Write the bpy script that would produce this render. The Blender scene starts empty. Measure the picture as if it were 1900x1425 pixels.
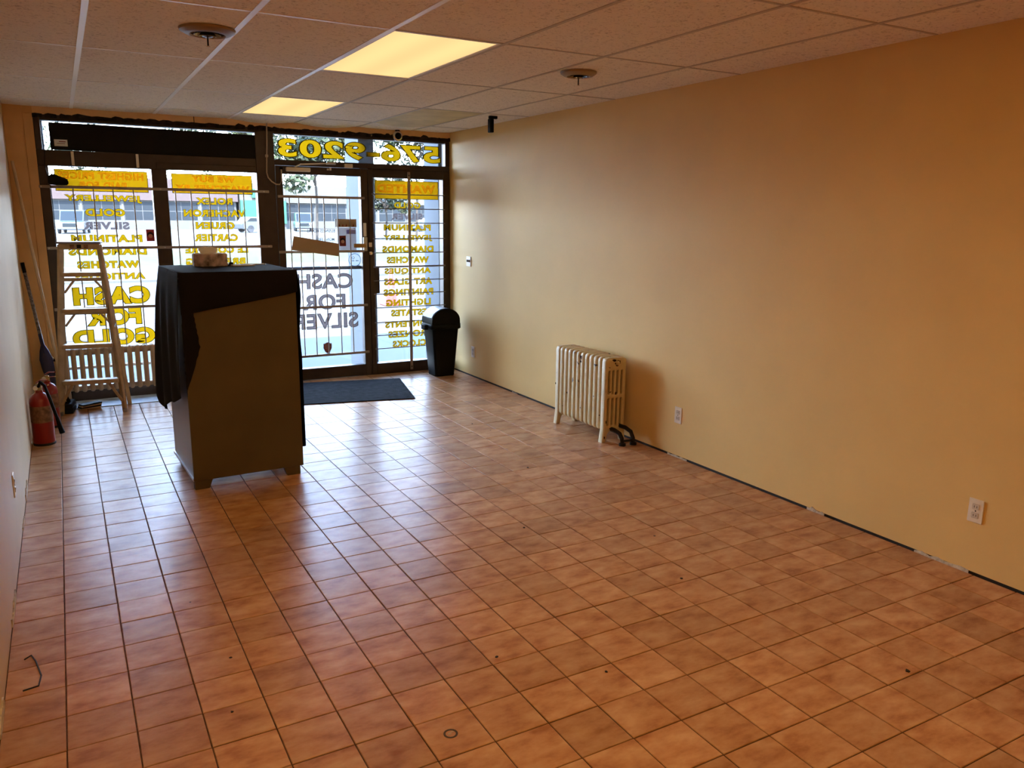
import bpy, bmesh, math, random
from mathutils import Vector, Matrix, noise
C = bpy.context.scene.collection
S = bpy.context.scene
R = math.radians
random.seed(7)

# ------------------------------------------------------------------ camera, world, sun, exposure
cam_d = bpy.data.cameras.new('camera')
cam = bpy.data.objects.new('camera', cam_d); C.objects.link(cam)
cam_d.sensor_width = 36.0; cam_d.lens = 36.0 * 1475.87 / 1900
cam_d.clip_start = .05; cam_d.clip_end = 400
_y, _p, _r = .511674, -.207575, .010613
_f = Vector((math.sin(_y) * math.cos(_p), math.cos(_y) * math.cos(_p), math.sin(_p)))
_rt = Vector((math.cos(_y), -math.sin(_y), 0)); _u = _rt.cross(_f)
_r2 = _rt * math.cos(_r) + _u * math.sin(_r); _u2 = -_rt * math.sin(_r) + _u * math.cos(_r)
cam.matrix_world = Matrix(((_r2.x, _u2.x, -_f.x, 0), (_r2.y, _u2.y, -_f.y, 0), (_r2.z, _u2.z, -_f.z, 1.65), (0, 0, 0, 1)))
S.camera = cam
S.view_settings.view_transform = 'Standard'; S.view_settings.look = 'None'
S.view_settings.exposure = 0.38; S.view_settings.gamma = 1.0; S.view_settings.use_curve_mapping = False
S.cycles.max_bounces = 14; S.cycles.diffuse_bounces = 8; S.cycles.glossy_bounces = 4
S.cycles.transmission_bounces = 6; S.cycles.transparent_max_bounces = 16
S.cycles.sample_clamp_indirect = 20.0; S.cycles.caustics_reflective = True; S.cycles.caustics_refractive = False

w = bpy.data.worlds.new('sky'); S.world = w; w.use_nodes = True
nt = w.node_tree; nt.nodes.clear()
tc = nt.nodes.new('ShaderNodeTexCoord'); sp = nt.nodes.new('ShaderNodeSeparateXYZ')
rp = nt.nodes.new('ShaderNodeValToRGB'); bg = nt.nodes.new('ShaderNodeBackground'); ow = nt.nodes.new('ShaderNodeOutputWorld')
nt.links.new(tc.outputs['Generated'], sp.inputs[0]); nt.links.new(sp.outputs['Z'], rp.inputs[0])
nt.links.new(rp.outputs[0], bg.inputs[0]); nt.links.new(bg.outputs[0], ow.inputs[0])
e = rp.color_ramp.elements
e[0].position = 0.0; e[0].color = (.84, .94, 1.0, 1)
e[1].position = 1.0; e[1].color = (.13, .24, .46, 1)
_e = e.new(.22); _e.color = (.52, .70, .98, 1); _e = e.new(.55); _e.color = (.22, .38, .68, 1)
bg.inputs[1].default_value = 28.0

sun_d = bpy.data.lights.new('sun', 'SUN'); sun = bpy.data.objects.new('sun', sun_d); C.objects.link(sun)
sun_d.energy = 34.0; sun_d.color = (1.0, .95, .86); sun_d.angle = R(.6)
sun.location = (-3, -6, 12)
sun.rotation_euler = Vector((.25, .62, -.80)).to_track_quat('-Z', 'Y').to_euler()
LAMP = (.92, .60, .255); LAMP_S = 1.0; LAMP_WARM = (.92, .56, .185)

# ------------------------------------------------------------------ materials
def mat(name, col, rough=.6, spec=.5, metal=0, noise_s=0, noise_a=.15, bump=0, bump_s=60, coat=0, rough_var=0, coords='Object', det=4):
    m = bpy.data.materials.new(name); m.use_nodes = True; n = m.node_tree; b = n.nodes['Principled BSDF']
    b.inputs['Base Color'].default_value = (*col, 1); b.inputs['Roughness'].default_value = rough
    b.inputs['Specular IOR Level'].default_value = spec; b.inputs['Metallic'].default_value = metal
    b.inputs['Coat Weight'].default_value = coat
    if noise_s or bump:
        t = n.nodes.new('ShaderNodeTexCoord')
    if noise_s:
        x = n.nodes.new('ShaderNodeTexNoise'); x.inputs['Scale'].default_value = noise_s; x.inputs['Detail'].default_value = det
        n.links.new(t.outputs[coords], x.inputs['Vector'])
        mx = n.nodes.new('ShaderNodeMix'); mx.data_type = 'RGBA'
        mr = n.nodes.new('ShaderNodeMapRange'); mr.inputs[1].default_value = .3; mr.inputs[2].default_value = .7
        n.links.new(x.outputs['Fac'], mr.inputs[0]); n.links.new(mr.outputs[0], mx.inputs[0])
        mx.inputs[6].default_value = (*[c * (1 - noise_a) for c in col], 1)
        mx.inputs[7].default_value = (*[min(1, c * (1 + noise_a)) for c in col], 1)
        n.links.new(mx.outputs[2], b.inputs['Base Color'])
    if bump:
        x2 = n.nodes.new('ShaderNodeTexNoise'); x2.inputs['Scale'].default_value = bump_s; x2.inputs['Detail'].default_value = 3
        n.links.new(t.outputs[coords], x2.inputs['Vector'])
        bp = n.nodes.new('ShaderNodeBump'); bp.inputs['Strength'].default_value = bump; bp.inputs['Distance'].default_value = .01
        n.links.new(x2.outputs['Fac'], bp.inputs['Height']); n.links.new(bp.outputs[0], b.inputs['Normal'])
    return m

def backlit(name, col, trans):
    """painted vinyl on glass: daylight shines through it"""
    m = bpy.data.materials.new(name); m.use_nodes = True; n = m.node_tree; n.nodes.clear()
    d = n.nodes.new('ShaderNodeBsdfDiffuse'); d.inputs[0].default_value = (*col, 1)
    t = n.nodes.new('ShaderNodeBsdfTranslucent'); t.inputs[0].default_value = (*trans, 1)
    a = n.nodes.new('ShaderNodeAddShader'); o = n.nodes.new('ShaderNodeOutputMaterial')
    n.links.new(d.outputs[0], a.inputs[0]); n.links.new(t.outputs[0], a.inputs[1]); n.links.new(a.outputs[0], o.inputs[0])
    return m

def glass_mat(name, tint=(.96, .98, 1.0)):
    m = bpy.data.materials.new(name); m.use_nodes = True; n = m.node_tree; n.nodes.clear()
    t = n.nodes.new('ShaderNodeBsdfTransparent'); t.inputs[0].default_value = (*tint, 1)
    g = n.nodes.new('ShaderNodeBsdfGlossy'); g.inputs['Roughness'].default_value = .02
    fr = n.nodes.new('ShaderNodeFresnel'); fr.inputs[0].default_value = 1.35
    mx = n.nodes.new('ShaderNodeMixShader'); o = n.nodes.new('ShaderNodeOutputMaterial')
    n.links.new(fr.outputs[0], mx.inputs[0]); n.links.new(t.outputs[0], mx.inputs[1]); n.links.new(g.outputs[0], mx.inputs[2])
    n.links.new(mx.outputs[0], o.inputs[0])
    return m

def emit_mat(name, col, s):
    m = bpy.data.materials.new(name); m.use_nodes = True; n = m.node_tree; n.nodes.clear()
    t = n.nodes.new('ShaderNodeTexCoord'); x = n.nodes.new('ShaderNodeSeparateXYZ')
    n.links.new(t.outputs['Object'], x.inputs[0])
    # two tubes behind the diffuser: brighter along their length
    wv = n.nodes.new('ShaderNodeMath'); wv.operation = 'MULTIPLY'; wv.inputs[1].default_value = 2 * math.pi / .30
    sn = n.nodes.new('ShaderNodeMath'); sn.operation = 'COSINE'
    ml = n.nodes.new('ShaderNodeMath'); ml.operation = 'MULTIPLY_ADD'; ml.inputs[1].default_value = -.06 * s; ml.inputs[2].default_value = s
    n.links.new(x.outputs['X'], wv.inputs[0]); n.links.new(wv.outputs[0], sn.inputs[0]); n.links.new(sn.outputs[0], ml.inputs[0])
    em = n.nodes.new('ShaderNodeEmission'); em.inputs[0].default_value = (*col, 1); n.links.new(ml.outputs[0], em.inputs[1])
    o = n.nodes.new('ShaderNodeOutputMaterial'); n.links.new(em.outputs[0], o.inputs[0])
    return m

TX0, TPX, TY0, TPY = -.128, .2003, 1.994, .1989          # floor tile grid
def tile_mat():
    m = bpy.data.materials.new('terracotta_tile'); m.use_nodes = True; n = m.node_tree; b = n.nodes['Principled BSDF']
    L = n.links.new
    g = n.nodes.new('ShaderNodeNewGeometry')
    sub = n.nodes.new('ShaderNodeVectorMath'); sub.operation = 'SUBTRACT'; sub.inputs[1].default_value = (TX0, TY0, 0)
    dv = n.nodes.new('ShaderNodeVectorMath'); dv.operation = 'DIVIDE'; dv.inputs[1].default_value = (TPX, TPY, 1)
    fl = n.nodes.new('ShaderNodeVectorMath'); fl.operation = 'FLOOR'
    mulz = n.nodes.new('ShaderNodeVectorMath'); mulz.operation = 'MULTIPLY_ADD'; mulz.inputs[1].default_value = (1, 1, 0); mulz.inputs[2].default_value = (0, 0, .5)
    L(g.outputs['Position'], sub.inputs[0]); L(sub.outputs[0], dv.inputs[0]); L(dv.outputs[0], mulz.inputs[0]); L(mulz.outputs[0], fl.inputs[0])
    wn = n.nodes.new('ShaderNodeTexWhiteNoise'); wn.noise_dimensions = '3D'; L(fl.outputs[0], wn.inputs['Vector'])
    off = n.nodes.new('ShaderNodeVectorMath'); off.operation = 'MULTIPLY_ADD'; off.inputs[1].default_value = (7, 7, 7)
    L(fl.outputs[0], off.inputs[0]); L(g.outputs['Position'], off.inputs[2])
    st = n.nodes.new('ShaderNodeVectorMath'); st.operation = 'MULTIPLY'; st.inputs[1].default_value = (7, 13, 7); L(off.outputs[0], st.inputs[0])
    nz = n.nodes.new('ShaderNodeTexNoise'); nz.inputs['Scale'].default_value = 1.0; nz.inputs['Detail'].default_value = 5; nz.inputs['Roughness'].default_value = .6
    L(st.outputs[0], nz.inputs['Vector'])
    r = n.nodes.new('ShaderNodeValToRGB'); L(nz.outputs['Fac'], r.inputs[0])
    el = r.color_ramp.elements
    el[0].position = .30; el[0].color = (.34, .140, .056, 1); el[1].position = .68; el[1].color = (.60, .36, .185, 1)
    a = el.new(.47); a.color = (.49, .25, .110, 1)
    hs = n.nodes.new('ShaderNodeHueSaturation'); L(r.outputs[0], hs.inputs['Color'])
    mr = n.nodes.new('ShaderNodeMapRange'); mr.inputs[3].default_value = .86; mr.inputs[4].default_value = 1.15; L(wn.outputs['Value'], mr.inputs[0]); L(mr.outputs[0], hs.inputs['Value'])
    # scattered dark grime specks
    v = n.nodes.new('ShaderNodeTexVoronoi'); v.inputs['Scale'].default_value = 3.2; L(g.outputs['Position'], v.inputs['Vector'])
    lt = n.nodes.new('ShaderNodeMath'); lt.operation = 'LESS_THAN'; lt.inputs[1].default_value = .022; L(v.outputs['Distance'], lt.inputs[0])
    mx = n.nodes.new('ShaderNodeMix'); mx.data_type = 'RGBA'; mx.inputs[7].default_value = (.03, .018, .012, 1)
    L(lt.outputs[0], mx.inputs[0]); L(hs.outputs[0], mx.inputs[6]); L(mx.outputs[2], b.inputs['Base Color'])
    b.inputs['Roughness'].default_value = .29
    b.inputs['Specular IOR Level'].default_value = .10
    return m

def acoustic_mat():
    m = bpy.data.materials.new('acoustic_tile'); m.use_nodes = True; n = m.node_tree; b = n.nodes['Principled BSDF']; L = n.links.new
    g = n.nodes.new('ShaderNodeNewGeometry')
    nz = n.nodes.new('ShaderNodeTexNoise'); nz.inputs['Scale'].default_value = 45; nz.inputs['Detail'].default_value = 6; nz.inputs['Distortion'].default_value = 1.4
    L(g.outputs['Position'], nz.inputs['Vector'])
    r = n.nodes.new('ShaderNodeValToRGB'); L(nz.outputs['Fac'], r.inputs[0])
    el = r.color_ramp.elements
    el[0].position = .32; el[0].color = (.56, .50, .42, 1); el[1].position = .46; el[1].color = (.84, .77, .67, 1)
    L(r.outputs[0], b.inputs['Base Color']); b.inputs['Roughness'].default_value = .95; b.inputs['Specular IOR Level'].default_value = .1
    bp = n.nodes.new('ShaderNodeBump'); bp.inputs['Strength'].default_value = .5; bp.inputs['Distance'].default_value = .004
    L(nz.outputs['Fac'], bp.inputs['Height']); L(bp.outputs[0], b.inputs['Normal'])
    return m

def radiator_mat(name, col, chip):
    m = bpy.data.materials.new(name); m.use_nodes = True; n = m.node_tree; b = n.nodes['Principled BSDF']; L = n.links.new
    g = n.nodes.new('ShaderNodeNewGeometry')
    nz = n.nodes.new('ShaderNodeTexNoise'); nz.inputs['Scale'].default_value = 16; nz.inputs['Detail'].default_value = 5; L(g.outputs['Position'], nz.inputs['Vector'])
    r = n.nodes.new('ShaderNodeValToRGB'); L(nz.outputs['Fac'], r.inputs[0])
    el = r.color_ramp.elements
    el[0].position = chip; el[0].color = (.035, .014, .01, 1); el[1].position = .72; el[1].color = (*[min(1, c * 1.05) for c in col], 1)
    a = el.new(chip + .02); a.color = (*[c * .92 for c in col], 1)
    L(r.outputs[0], b.inputs['Base Color']); b.inputs['Roughness'].default_value = .42
    return m

M = dict(
    tile=tile_mat(), acoustic=acoustic_mat(),
    grout=mat('dark_grout', (.10, .052, .028), .9, .2, noise_s=30, noise_a=.4, coords='Object'),
    paint=mat('peach_wall_paint', (.73, .485, .165), .55, .35, noise_s=2.5, noise_a=.035, bump=.05, bump_s=180, coords='Object'),
    pale=mat('cream_wall_paint', (.63, .46, .25), .45, .4, noise_s=3, noise_a=.04, bump=.05, bump_s=150, coords='Object'),
    panel=mat('tan_painted_panel', (.72, .42, .17), .5, .4, noise_s=5, noise_a=.08, coords='Object'),
    header=mat('tan_header_paint', (.74, .46, .22), .55, .4, noise_s=6, noise_a=.1, coords='Object'),
    torn=mat('torn_dark_caulk', (.022, .016, .013), .8, .2, noise_s=25, noise_a=.9, bump=.6, bump_s=50),
    frame=mat('dark_bronze_metal', (.050, .034, .028), .42, .5, .35, noise_s=8, noise_a=.2),
    glass=glass_mat('window_glass'),
    runner=mat('white_grid_metal', (.93, .91, .87), .32, .9),
    runner_dim=mat('dimmed_grid_metal', (.50, .44, .37), .5, .4),  # dimmer copy of the grid metal; right-hand shade put into its colour
    lamp=emit_mat('warm_diffuser', LAMP, LAMP_S), lamp_added=emit_mat('added_warm_diffuser', LAMP_WARM, 4.0),  # second one is brighter and warmer, for the added panels out of view
    whitemetal=mat('white_enamel', (.78, .75, .68), .4, .5),
    bar=mat('grey_painted_bar', (.36, .31, .27), .45, .5, .3),
    ladder=mat('tan_ladder_rail', (.46, .33, .19), .45, .4, .25, noise_s=14, noise_a=.15),
    greycap=mat('grey_plastic', (.22, .20, .22), .5, .4),
    black=mat('black_plastic', (.006, .006, .006), .5, .10),
    blackmatte=mat('black_matte', (.010, .009, .009), .8, .2),
    cloth=mat('black_cloth', (.012, .010, .011), .9, .12, bump=.25, bump_s=300),
    cabinet=mat('olive_brown_laminate', (.105, .078, .036), .42, .4, noise_s=4, noise_a=.12, coords='Object'),
    cabside=mat('grey_brown_laminate', (.20, .16, .15), .35, .5),
    alu=mat('aluminium_trim', (.55, .56, .58), .3, .5, .8),
    flap=mat('flap_sky_sheen', (.62, .66, .70), .25, .6),  # pale tone stands for sky reflected in a darker glossy flap
    rad=radiator_mat('chipped_cream_enamel', (.60, .48, .27), .315),
    rad2=radiator_mat('tan_enamel', (.50, .38, .25), .10),
    pipe=mat('blackened_iron', (.016, .013, .012), .45, .5, .4),
    mat_rubber=mat('dark_ribbed_rubber', (.022, .022, .024), .9, .02, noise_s=18, noise_a=.5, bump=.5, bump_s=90),
    red=mat('red_enamel', (.30, .012, .008), .28, .5, coat=.3),
    label=mat('worn_paper_label', (.24, .12, .07), .7, .2, noise_s=40, noise_a=.4),
    brass=mat('brass_valve', (.45, .30, .12), .35, .5, .8),
    wood=mat('pale_wood', (.62, .46, .28), .5, .3, noise_s=12, noise_a=.12),
    navy=mat('navy_plastic', (.012, .016, .085), .35, .5),
    plate=mat('ivory_plastic', (.74, .66, .52), .35, .5),
    socket=mat('socket_plastic', (.58, .50, .38), .4, .4),
    dark=mat('dark_slot', (.02, .015, .012), .6, .3),
    chrome=mat('chrome', (.75, .70, .64), .18, .5, 1.0),
    paper=mat('white_paper', (.80, .80, .78), .8, .2),
    card=mat('brown_cardboard', (.34, .23, .13), .85, .1, noise_s=12, noise_a=.1),
    conduit=mat('cream_cable', (.42, .34, .26), .5, .4),
    yellow=backlit('yellow_sign_paint', (.30, .18, .004), (.165, .088, .0008)),
    olive=backlit('olive_letter_edge', (.12, .075, .002), (0.0450, 0.0270, 0.0009)),
    amber=backlit('amber_banner_paint', (.30, .15, .004), (.160, .076, .0008)),
    orange=backlit('orange_letter_paint', (.20, .07, .004), (.92, .62, .5)),
    greylet=backlit('grey_letter_paint', (.07, .055, .052), (0.0585, 0.0450, 0.0423)),
    greyedge=backlit('pale_letter_edge', (.14, .115, .105), (0.0900, 0.0765, 0.0720)),
    browncard=backlit('brown_card', (.42, .30, .18), (.0135, .0081, .0036)),
    whitevinyl=backlit('white_vinyl', (.40, .40, .40), (0.1800, 0.1845, 0.1890)),
    inkred=backlit('dark_red_ink', (.15, .03, .02), (0.1440, 0.0315, 0.0270)),
    peach=backlit('peach_ink', (.40, .20, .13), (0.3060, 0.1530, 0.0990)),
    inkdark=backlit('dark_ink', (.02, .016, .016), (0.0180, 0.0144, 0.0144)),
    # outside
    pave=mat('concrete_paving', (.052, .051, .049), .9, .2, noise_s=.8, noise_a=.08, coords='Object'),
    road=mat('worn_asphalt', (.050, .050, .049), .9, .2, noise_s=.5, noise_a=.08, coords='Object'),
    lot=mat('pale_concrete_lot', (.054, .050, .041), .9, .2, noise_s=.3, noise_a=.06, coords='Object'),
    grass=mat('lawn_grass', (.031, .031, .006), .9, .1, noise_s=2.5, noise_a=.3, coords='Object'),
    line=mat('road_line', (0.0645, 0.0636, 0.0619), .9, .2),
    render_w=mat('white_render', (0.0946, 0.0963, 0.0989), .8, .2, noise_s=2, noise_a=.05),
    brick=mat('pink_brick', (.050, .036, .034), .9, .2, noise_s=4, noise_a=.1),
    facade=mat('pale_facade', (0.0602, 0.0585, 0.0533), .9, .2, noise_s=.5, noise_a=.06),
    shopglass=mat('shop_glass', (.012, .015, .018), .4, .10),
    mint=mat('mint_green_paint', (.009, .060, .030), .7, .3),
    carwhite=mat('white_car_paint', (.034, .040, .046), .25, .5, coat=.5),
    carblue=mat('silver_car_paint', (0.0301, 0.0344, 0.0413), .25, .5, coat=.5),
    carglass=mat('car_glass', (.010, .013, .015), .3, .12),
    tyre=mat('tyre_rubber', (.03, .03, .032), .8, .3),
    conecol=mat('cone_orange', (.13, .012, .004), .5, .4),
    bark=mat('tree_bark', (.035, .030, .026), .95, .1, noise_s=6, noise_a=.3),
    leaf=mat('tree_leaf', (0.0172, 0.0224, 0.0086), .7, .2, noise_s=.6, noise_a=.35),
    tissue_a=mat('floral_card', (.45, .36, .38), .6, .3, noise_s=22, noise_a=.75),
    stain=mat('yellowed_panel', (.60, .50, .27), .6, .3, noise_s=4, noise_a=.2, coords='Object'),
    plaster=mat('crumbled_plaster', (.55, .47, .36), .9, .1, noise_s=40, noise_a=.3),
    wrap=mat('patterned_wrap', (.16, .14, .14), .5, .4, noise_s=50, noise_a=.9),
)

# ------------------------------------------------------------------ helpers
def bx(bm, x0, x1, y0, y1, z0, z1, rot=None):
    vs = [bm.verts.new((x, y, z)) for x in (x0, x1) for y in (y0, y1) for z in (z0, z1)]
    for f in ((0, 1, 3, 2), (4, 6, 7, 5), (0, 4, 5, 1), (2, 3, 7, 6), (0, 2, 6, 4), (1, 5, 7, 3)):
        bm.faces.new([vs[i] for i in f])
    return vs

def box(x0, x1, y0, y1, z0, z1, bevel=0, seg=1):
    bm = bmesh.new(); bx(bm, x0, x1, y0, y1, z0, z1)
    bmesh.ops.recalc_face_normals(bm, faces=bm.faces)
    if bevel:
        bmesh.ops.bevel(bm, geom=bm.edges[:], offset=bevel, segments=seg, affect='EDGES', profile=.6)
    return bm

def tube(pts, r, n=8, r2=None, caps=True, flat=None):
    """swept tube along points; r..r2 taper; flat=(a,b) gives an elliptical section"""
    bm = bmesh.new(); P = [Vector(p) for p in pts]; rings = []
    up = Vector((0, 0, 1))
    for i, p in enumerate(P):
        d = (P[min(i + 1, len(P) - 1)] - P[max(i - 1, 0)]).normalized()
        a = d.cross(up if abs(d.z) < .95 else Vector((1, 0, 0))).normalized(); b = d.cross(a).normalized()
        t = i / max(1, len(P) - 1); rr = r if r2 is None else r + (r2 - r) * t
        sa, sb = flat if flat else (1, 1)
        rings.append([bm.verts.new(p + (a * math.cos(k * 2 * math.pi / n) * sa + b * math.sin(k * 2 * math.pi / n) * sb) * rr) for k in range(n)])
    for q in range(len(rings) - 1):
        for k in range(n):
            bm.faces.new((rings[q][k], rings[q][(k + 1) % n], rings[q + 1][(k + 1) % n], rings[q + 1][k]))
    if caps:
        bm.faces.new(rings[0][::-1]); bm.faces.new(rings[-1])
    bmesh.ops.recalc_face_normals(bm, faces=bm.faces)
    return bm

def bar(p0, p1, wx, wy, bevel=.003):
    """rectangular bar between two points"""
    p0, p1 = Vector(p0), Vector(p1); d = p1 - p0; L = d.length
    bm = box(-wx / 2, wx / 2, -wy / 2, wy / 2, 0, L, bevel)
    q = d.to_track_quat('Z', 'Y')
    bm.transform(Matrix.Translation(p0) @ q.to_matrix().to_4x4())
    return bm

def lathe(prof, n=24, cap=True):
    bm = bmesh.new(); rings = []
    for r, z in prof:
        rings.append([bm.verts.new((max(r, 1e-4) * math.cos(2 * math.pi * k / n), max(r, 1e-4) * math.sin(2 * math.pi * k / n), z)) for k in range(n)])
    for i in range(len(rings) - 1):
        for k in range(n):
            bm.faces.new((rings[i][k], rings[i][(k + 1) % n], rings[i + 1][(k + 1) % n], rings[i + 1][k]))
    if cap:
        bm.faces.new(rings[0][::-1]); bm.faces.new(rings[-1])
    bmesh.ops.recalc_face_normals(bm, faces=bm.faces)
    return bm

def prism(poly, d0, d1, axis='y', bevel=0):
    """polygon of (u, v) extruded; axis y: (x, z) outline, axis x: (y, z), axis z: (x, y)"""
    bm = bmesh.new()
    def P(u, v, d): return {'y': (u, d, v), 'x': (d, u, v), 'z': (u, v, d)}[axis]
    a = [bm.verts.new(P(u, v, d0)) for u, v in poly]; b = [bm.verts.new(P(u, v, d1)) for u, v in poly]
    bm.faces.new(a); bm.faces.new(b[::-1]); k = len(poly)
    for i in range(k): bm.faces.new((a[i], b[i], b[(i + 1) % k], a[(i + 1) % k]))
    bmesh.ops.recalc_face_normals(bm, faces=bm.faces)
    if bevel:
        bmesh.ops.bevel(bm, geom=bm.edges[:], offset=bevel, segments=2, affect='EDGES')
    return bm

def obj(name, bm, m, parent=None, smooth=False, world=True):
    """one mesh object; under a parent the coordinates are world ones unless world=False"""
    me = bpy.data.meshes.new(name)
    if parent is not None and world:
        bm.transform(world_of(parent).inverted())
    bm.to_mesh(me); bm.free()
    for k in (m if isinstance(m, (list, tuple)) else [m]): me.materials.append(k)
    if smooth:
        for p in me.polygons: p.use_smooth = True
        me.set_sharp_from_angle(angle=R(38))
    o = bpy.data.objects.new(name, me); C.objects.link(o)
    if parent is not None: o.parent = parent
    return o

def world_of(o):
    m = o.matrix_basis.copy()
    while o.parent is not None:
        o = o.parent; m = o.matrix_basis @ m
    return m

def tag(o, label=None, cat=None, group=None, kind=None):
    if label: o['label'] = label
    if cat: o['category'] = cat
    if group: o['group'] = group
    if kind: o['kind'] = kind
    return o

def thing(name, loc, label=None, cat=None, group=None, kind=None, rz=0):
    o = bpy.data.objects.new(name, None); C.objects.link(o); o.location = loc; o.rotation_euler = (0, 0, rz)
    o.empty_display_size = .1
    return tag(o, label, cat, group, kind)

def dup(root, loc, rz=0, label=None):
    r = root.copy(); C.objects.link(r); r.location = loc; r.rotation_euler = (0, 0, rz)
    if label: r['label'] = label
    for ch in list(root.children):
        c = ch.copy(); C.objects.link(c); c.parent = r
        for g in list(ch.children):
            d = g.copy(); C.objects.link(d); d.parent = c
    return r

def struct(name, bm, m, parent=None):
    o = obj(name, bm, m, parent)
    if parent is None: o['kind'] = 'structure'
    return o

dg = None
def text_mesh(t, x0, x1, zc, h, y, bold, flipped=True, depth=.0006, edge=0):
    """lettering painted for readers outside: runs from +x to -x. Returns bmesh placed in the world"""
    cu = bpy.data.curves.new('t', 'FONT'); cu.body = t; cu.size = 1; cu.offset = bold; cu.resolution_u = 8 if h > .1 else 4; cu.extrude = 0
    cu.space_character = 1.0 + bold * 2
    if edge: cu.fill_mode = 'NONE'; cu.bevel_depth = edge; cu.bevel_resolution = 0; cu.resolution_u = 6 if h > .1 else 3
    o = bpy.data.objects.new('t', cu); C.objects.link(o)
    bpy.context.view_layer.update()
    me = bpy.data.meshes.new_from_object(o.evaluated_get(bpy.context.evaluated_depsgraph_get()))
    bm = bmesh.new(); bm.from_mesh(me)
    bpy.data.objects.remove(o); bpy.data.curves.remove(cu); bpy.data.meshes.remove(me)
    xs = [v.co.x for v in bm.verts]; ys = [v.co.y for v in bm.verts]; zs = [v.co.z for v in bm.verts]
    a, b, c, d = min(xs), max(xs), min(ys), max(ys); zm = max(max(zs), 1e-6)
    for v in bm.verts:
        u = (v.co.x - a) / (b - a); vv = (v.co.y - c) / (d - c)
        x = x1 - u * (x1 - x0) if flipped else x0 + u * (x1 - x0)
        v.co = Vector((x, y - v.co.z * h, zc - h / 2 + vv * h))
    bmesh.ops.recalc_face_normals(bm, faces=bm.faces)
    return bm

def lettering(t, x0, x1, zc, h, parent, face, edge=None, y=7.9445, bold=.058):
    o = obj('lettering', text_mesh(t, x0, x1, zc, h, y, bold), face, parent)
    if edge is not None:
        e = h * .02
        bm = text_mesh(t, x0 - e, x1 + e, zc, h + 2 * e, y - .0006, bold, edge=.015)
        me = bpy.data.meshes.new('t'); bm.transform(world_of(parent).inverted()); bm.to_mesh(me); bm.free()
        b2 = bmesh.new(); b2.from_mesh(o.data)
        k = len(b2.faces); b2.from_mesh(me); b2.faces.ensure_lookup_table()
        for f in b2.faces[k:]: f.material_index = 1
        b2.to_mesh(o.data); b2.free(); bpy.data.meshes.remove(me); o.data.materials.append(edge)
    return o

# ------------------------------------------------------------------ room shell
XL, XR, YF, YB, ZC = -.315, 3.655, 7.93, -2.6, 2.498
floor = struct('floor', box(XL - .1, XR + .1, YB, 8.0, -.12, -.0035), M['grout'])
struct('trim_1', box(XL, 1.72, 7.575, 7.90, -.0034, .004, .002), mat('bare_concrete_strip', (.44, .42, .40), .35, .5, noise_s=5, noise_a=.12))
right = struct('wall_right', box(XR, XR + .12, YB, 8.0, .014, 2.75), M['paint'])
struct('dark_gap_right', box(XR + .006, XR + .1, YB, 8.0, -.0034, .014), M['dark'])  # shade of the gap under the wall, put in as a dark strip
struct('wall_left', box(XL - .12, XL, YB, 8.0, -.0034, 2.75), M['pale'])
struct('wall_back', box(XL - .12, XR + .12, YB - .12, YB, -.12, 2.75), M['paint'])

# ragged plaster along the wall bottoms
def ragged(name, x, ys, side):
    bm = bmesh.new()
    for y0, y1, h in ys:
        k = 7
        pts = [(y0 + (y1 - y0) * i / k, h * (.35 + .65 * random.random())) for i in range(k + 1)]
        poly = [(y0, 0)] + pts + [(y1, 0)]
        b2 = prism(poly, x, x - side * .006, 'x'); me = bpy.data.meshes.new('t'); b2.to_mesh(me); b2.free(); bm.from_mesh(me); bpy.data.meshes.remove(me)
    return bm
o = obj('trim_2', ragged('p', XR, [(4.02, 4.22, .02), (2.86, 2.98, .03), (2.02, 2.3, .02), (6.4, 6.5, .012)], 1), M['plaster']); o['kind'] = 'structure'
o = obj('trim_3', ragged('p', XL, [(3.55, 3.85, .05), (5.2, 5.45, .06), (4.7, 4.9, .02), (2.75, 2.95, .05)], -1), M['plaster']); o['kind'] = 'structure'

# floor tiles: the nearest 300 in view one by one, the rest joined
def tile_bm(w, d):
    bm = bmesh.new(); g, c = .0022, .0016
    lo = [(g, g), (w - g, g), (w - g, d - g), (g, d - g)]; hi = [(g + c, g + c), (w - g - c, g + c), (w - g - c, d - g - c), (g + c, d - g - c)]
    a = [bm.verts.new((x - w / 2, y - d / 2, -.0034)) for x, y in lo]
    b = [bm.verts.new((x - w / 2, y - d / 2, -c)) for x, y in lo]
    t = [bm.verts.new((x - w / 2, y - d / 2, 0)) for x, y in hi]
    bm.faces.new(t)
    for i in range(4):
        j = (i + 1) % 4
        bm.faces.new((a[i], a[j], b[j], b[i])); bm.faces.new((b[i], b[j], t[j], t[i]))
    bmesh.ops.recalc_face_normals(bm, faces=bm.faces)
    return bm
cells = []
camM = cam.matrix_world.inverted()
for j in range(-22, 31):
    for i in range(-1, 19):
        x0 = max(TX0 + i * TPX, XL + .001); x1 = min(TX0 + (i + 1) * TPX, XR - .001)
        y0 = TY0 + j * TPY; y1 = y0 + TPY
        if y0 < YB: continue
        lim = 7.90 if x0 > 1.70 else 7.573
        if y0 > lim - .02: continue
        y1 = min(y1, lim)
        cx, cy = (x0 + x1) / 2, (y0 + y1) / 2
        p = camM @ Vector((cx, cy, 0)); seen = False
        if p.z < -.3:
            u, v = p.x / -p.z * 1475.87, p.y / -p.z * 1475.87
            seen = abs(u) < 1000 and abs(v) < 790
        full = (x1 - x0) > TPX - .002 and (y1 - y0) > TPY - .002
        cells.append((seen, p.length, x0, x1, y0, y1, full))
cells.sort(key=lambda c: (not c[0], c[1]))
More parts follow.
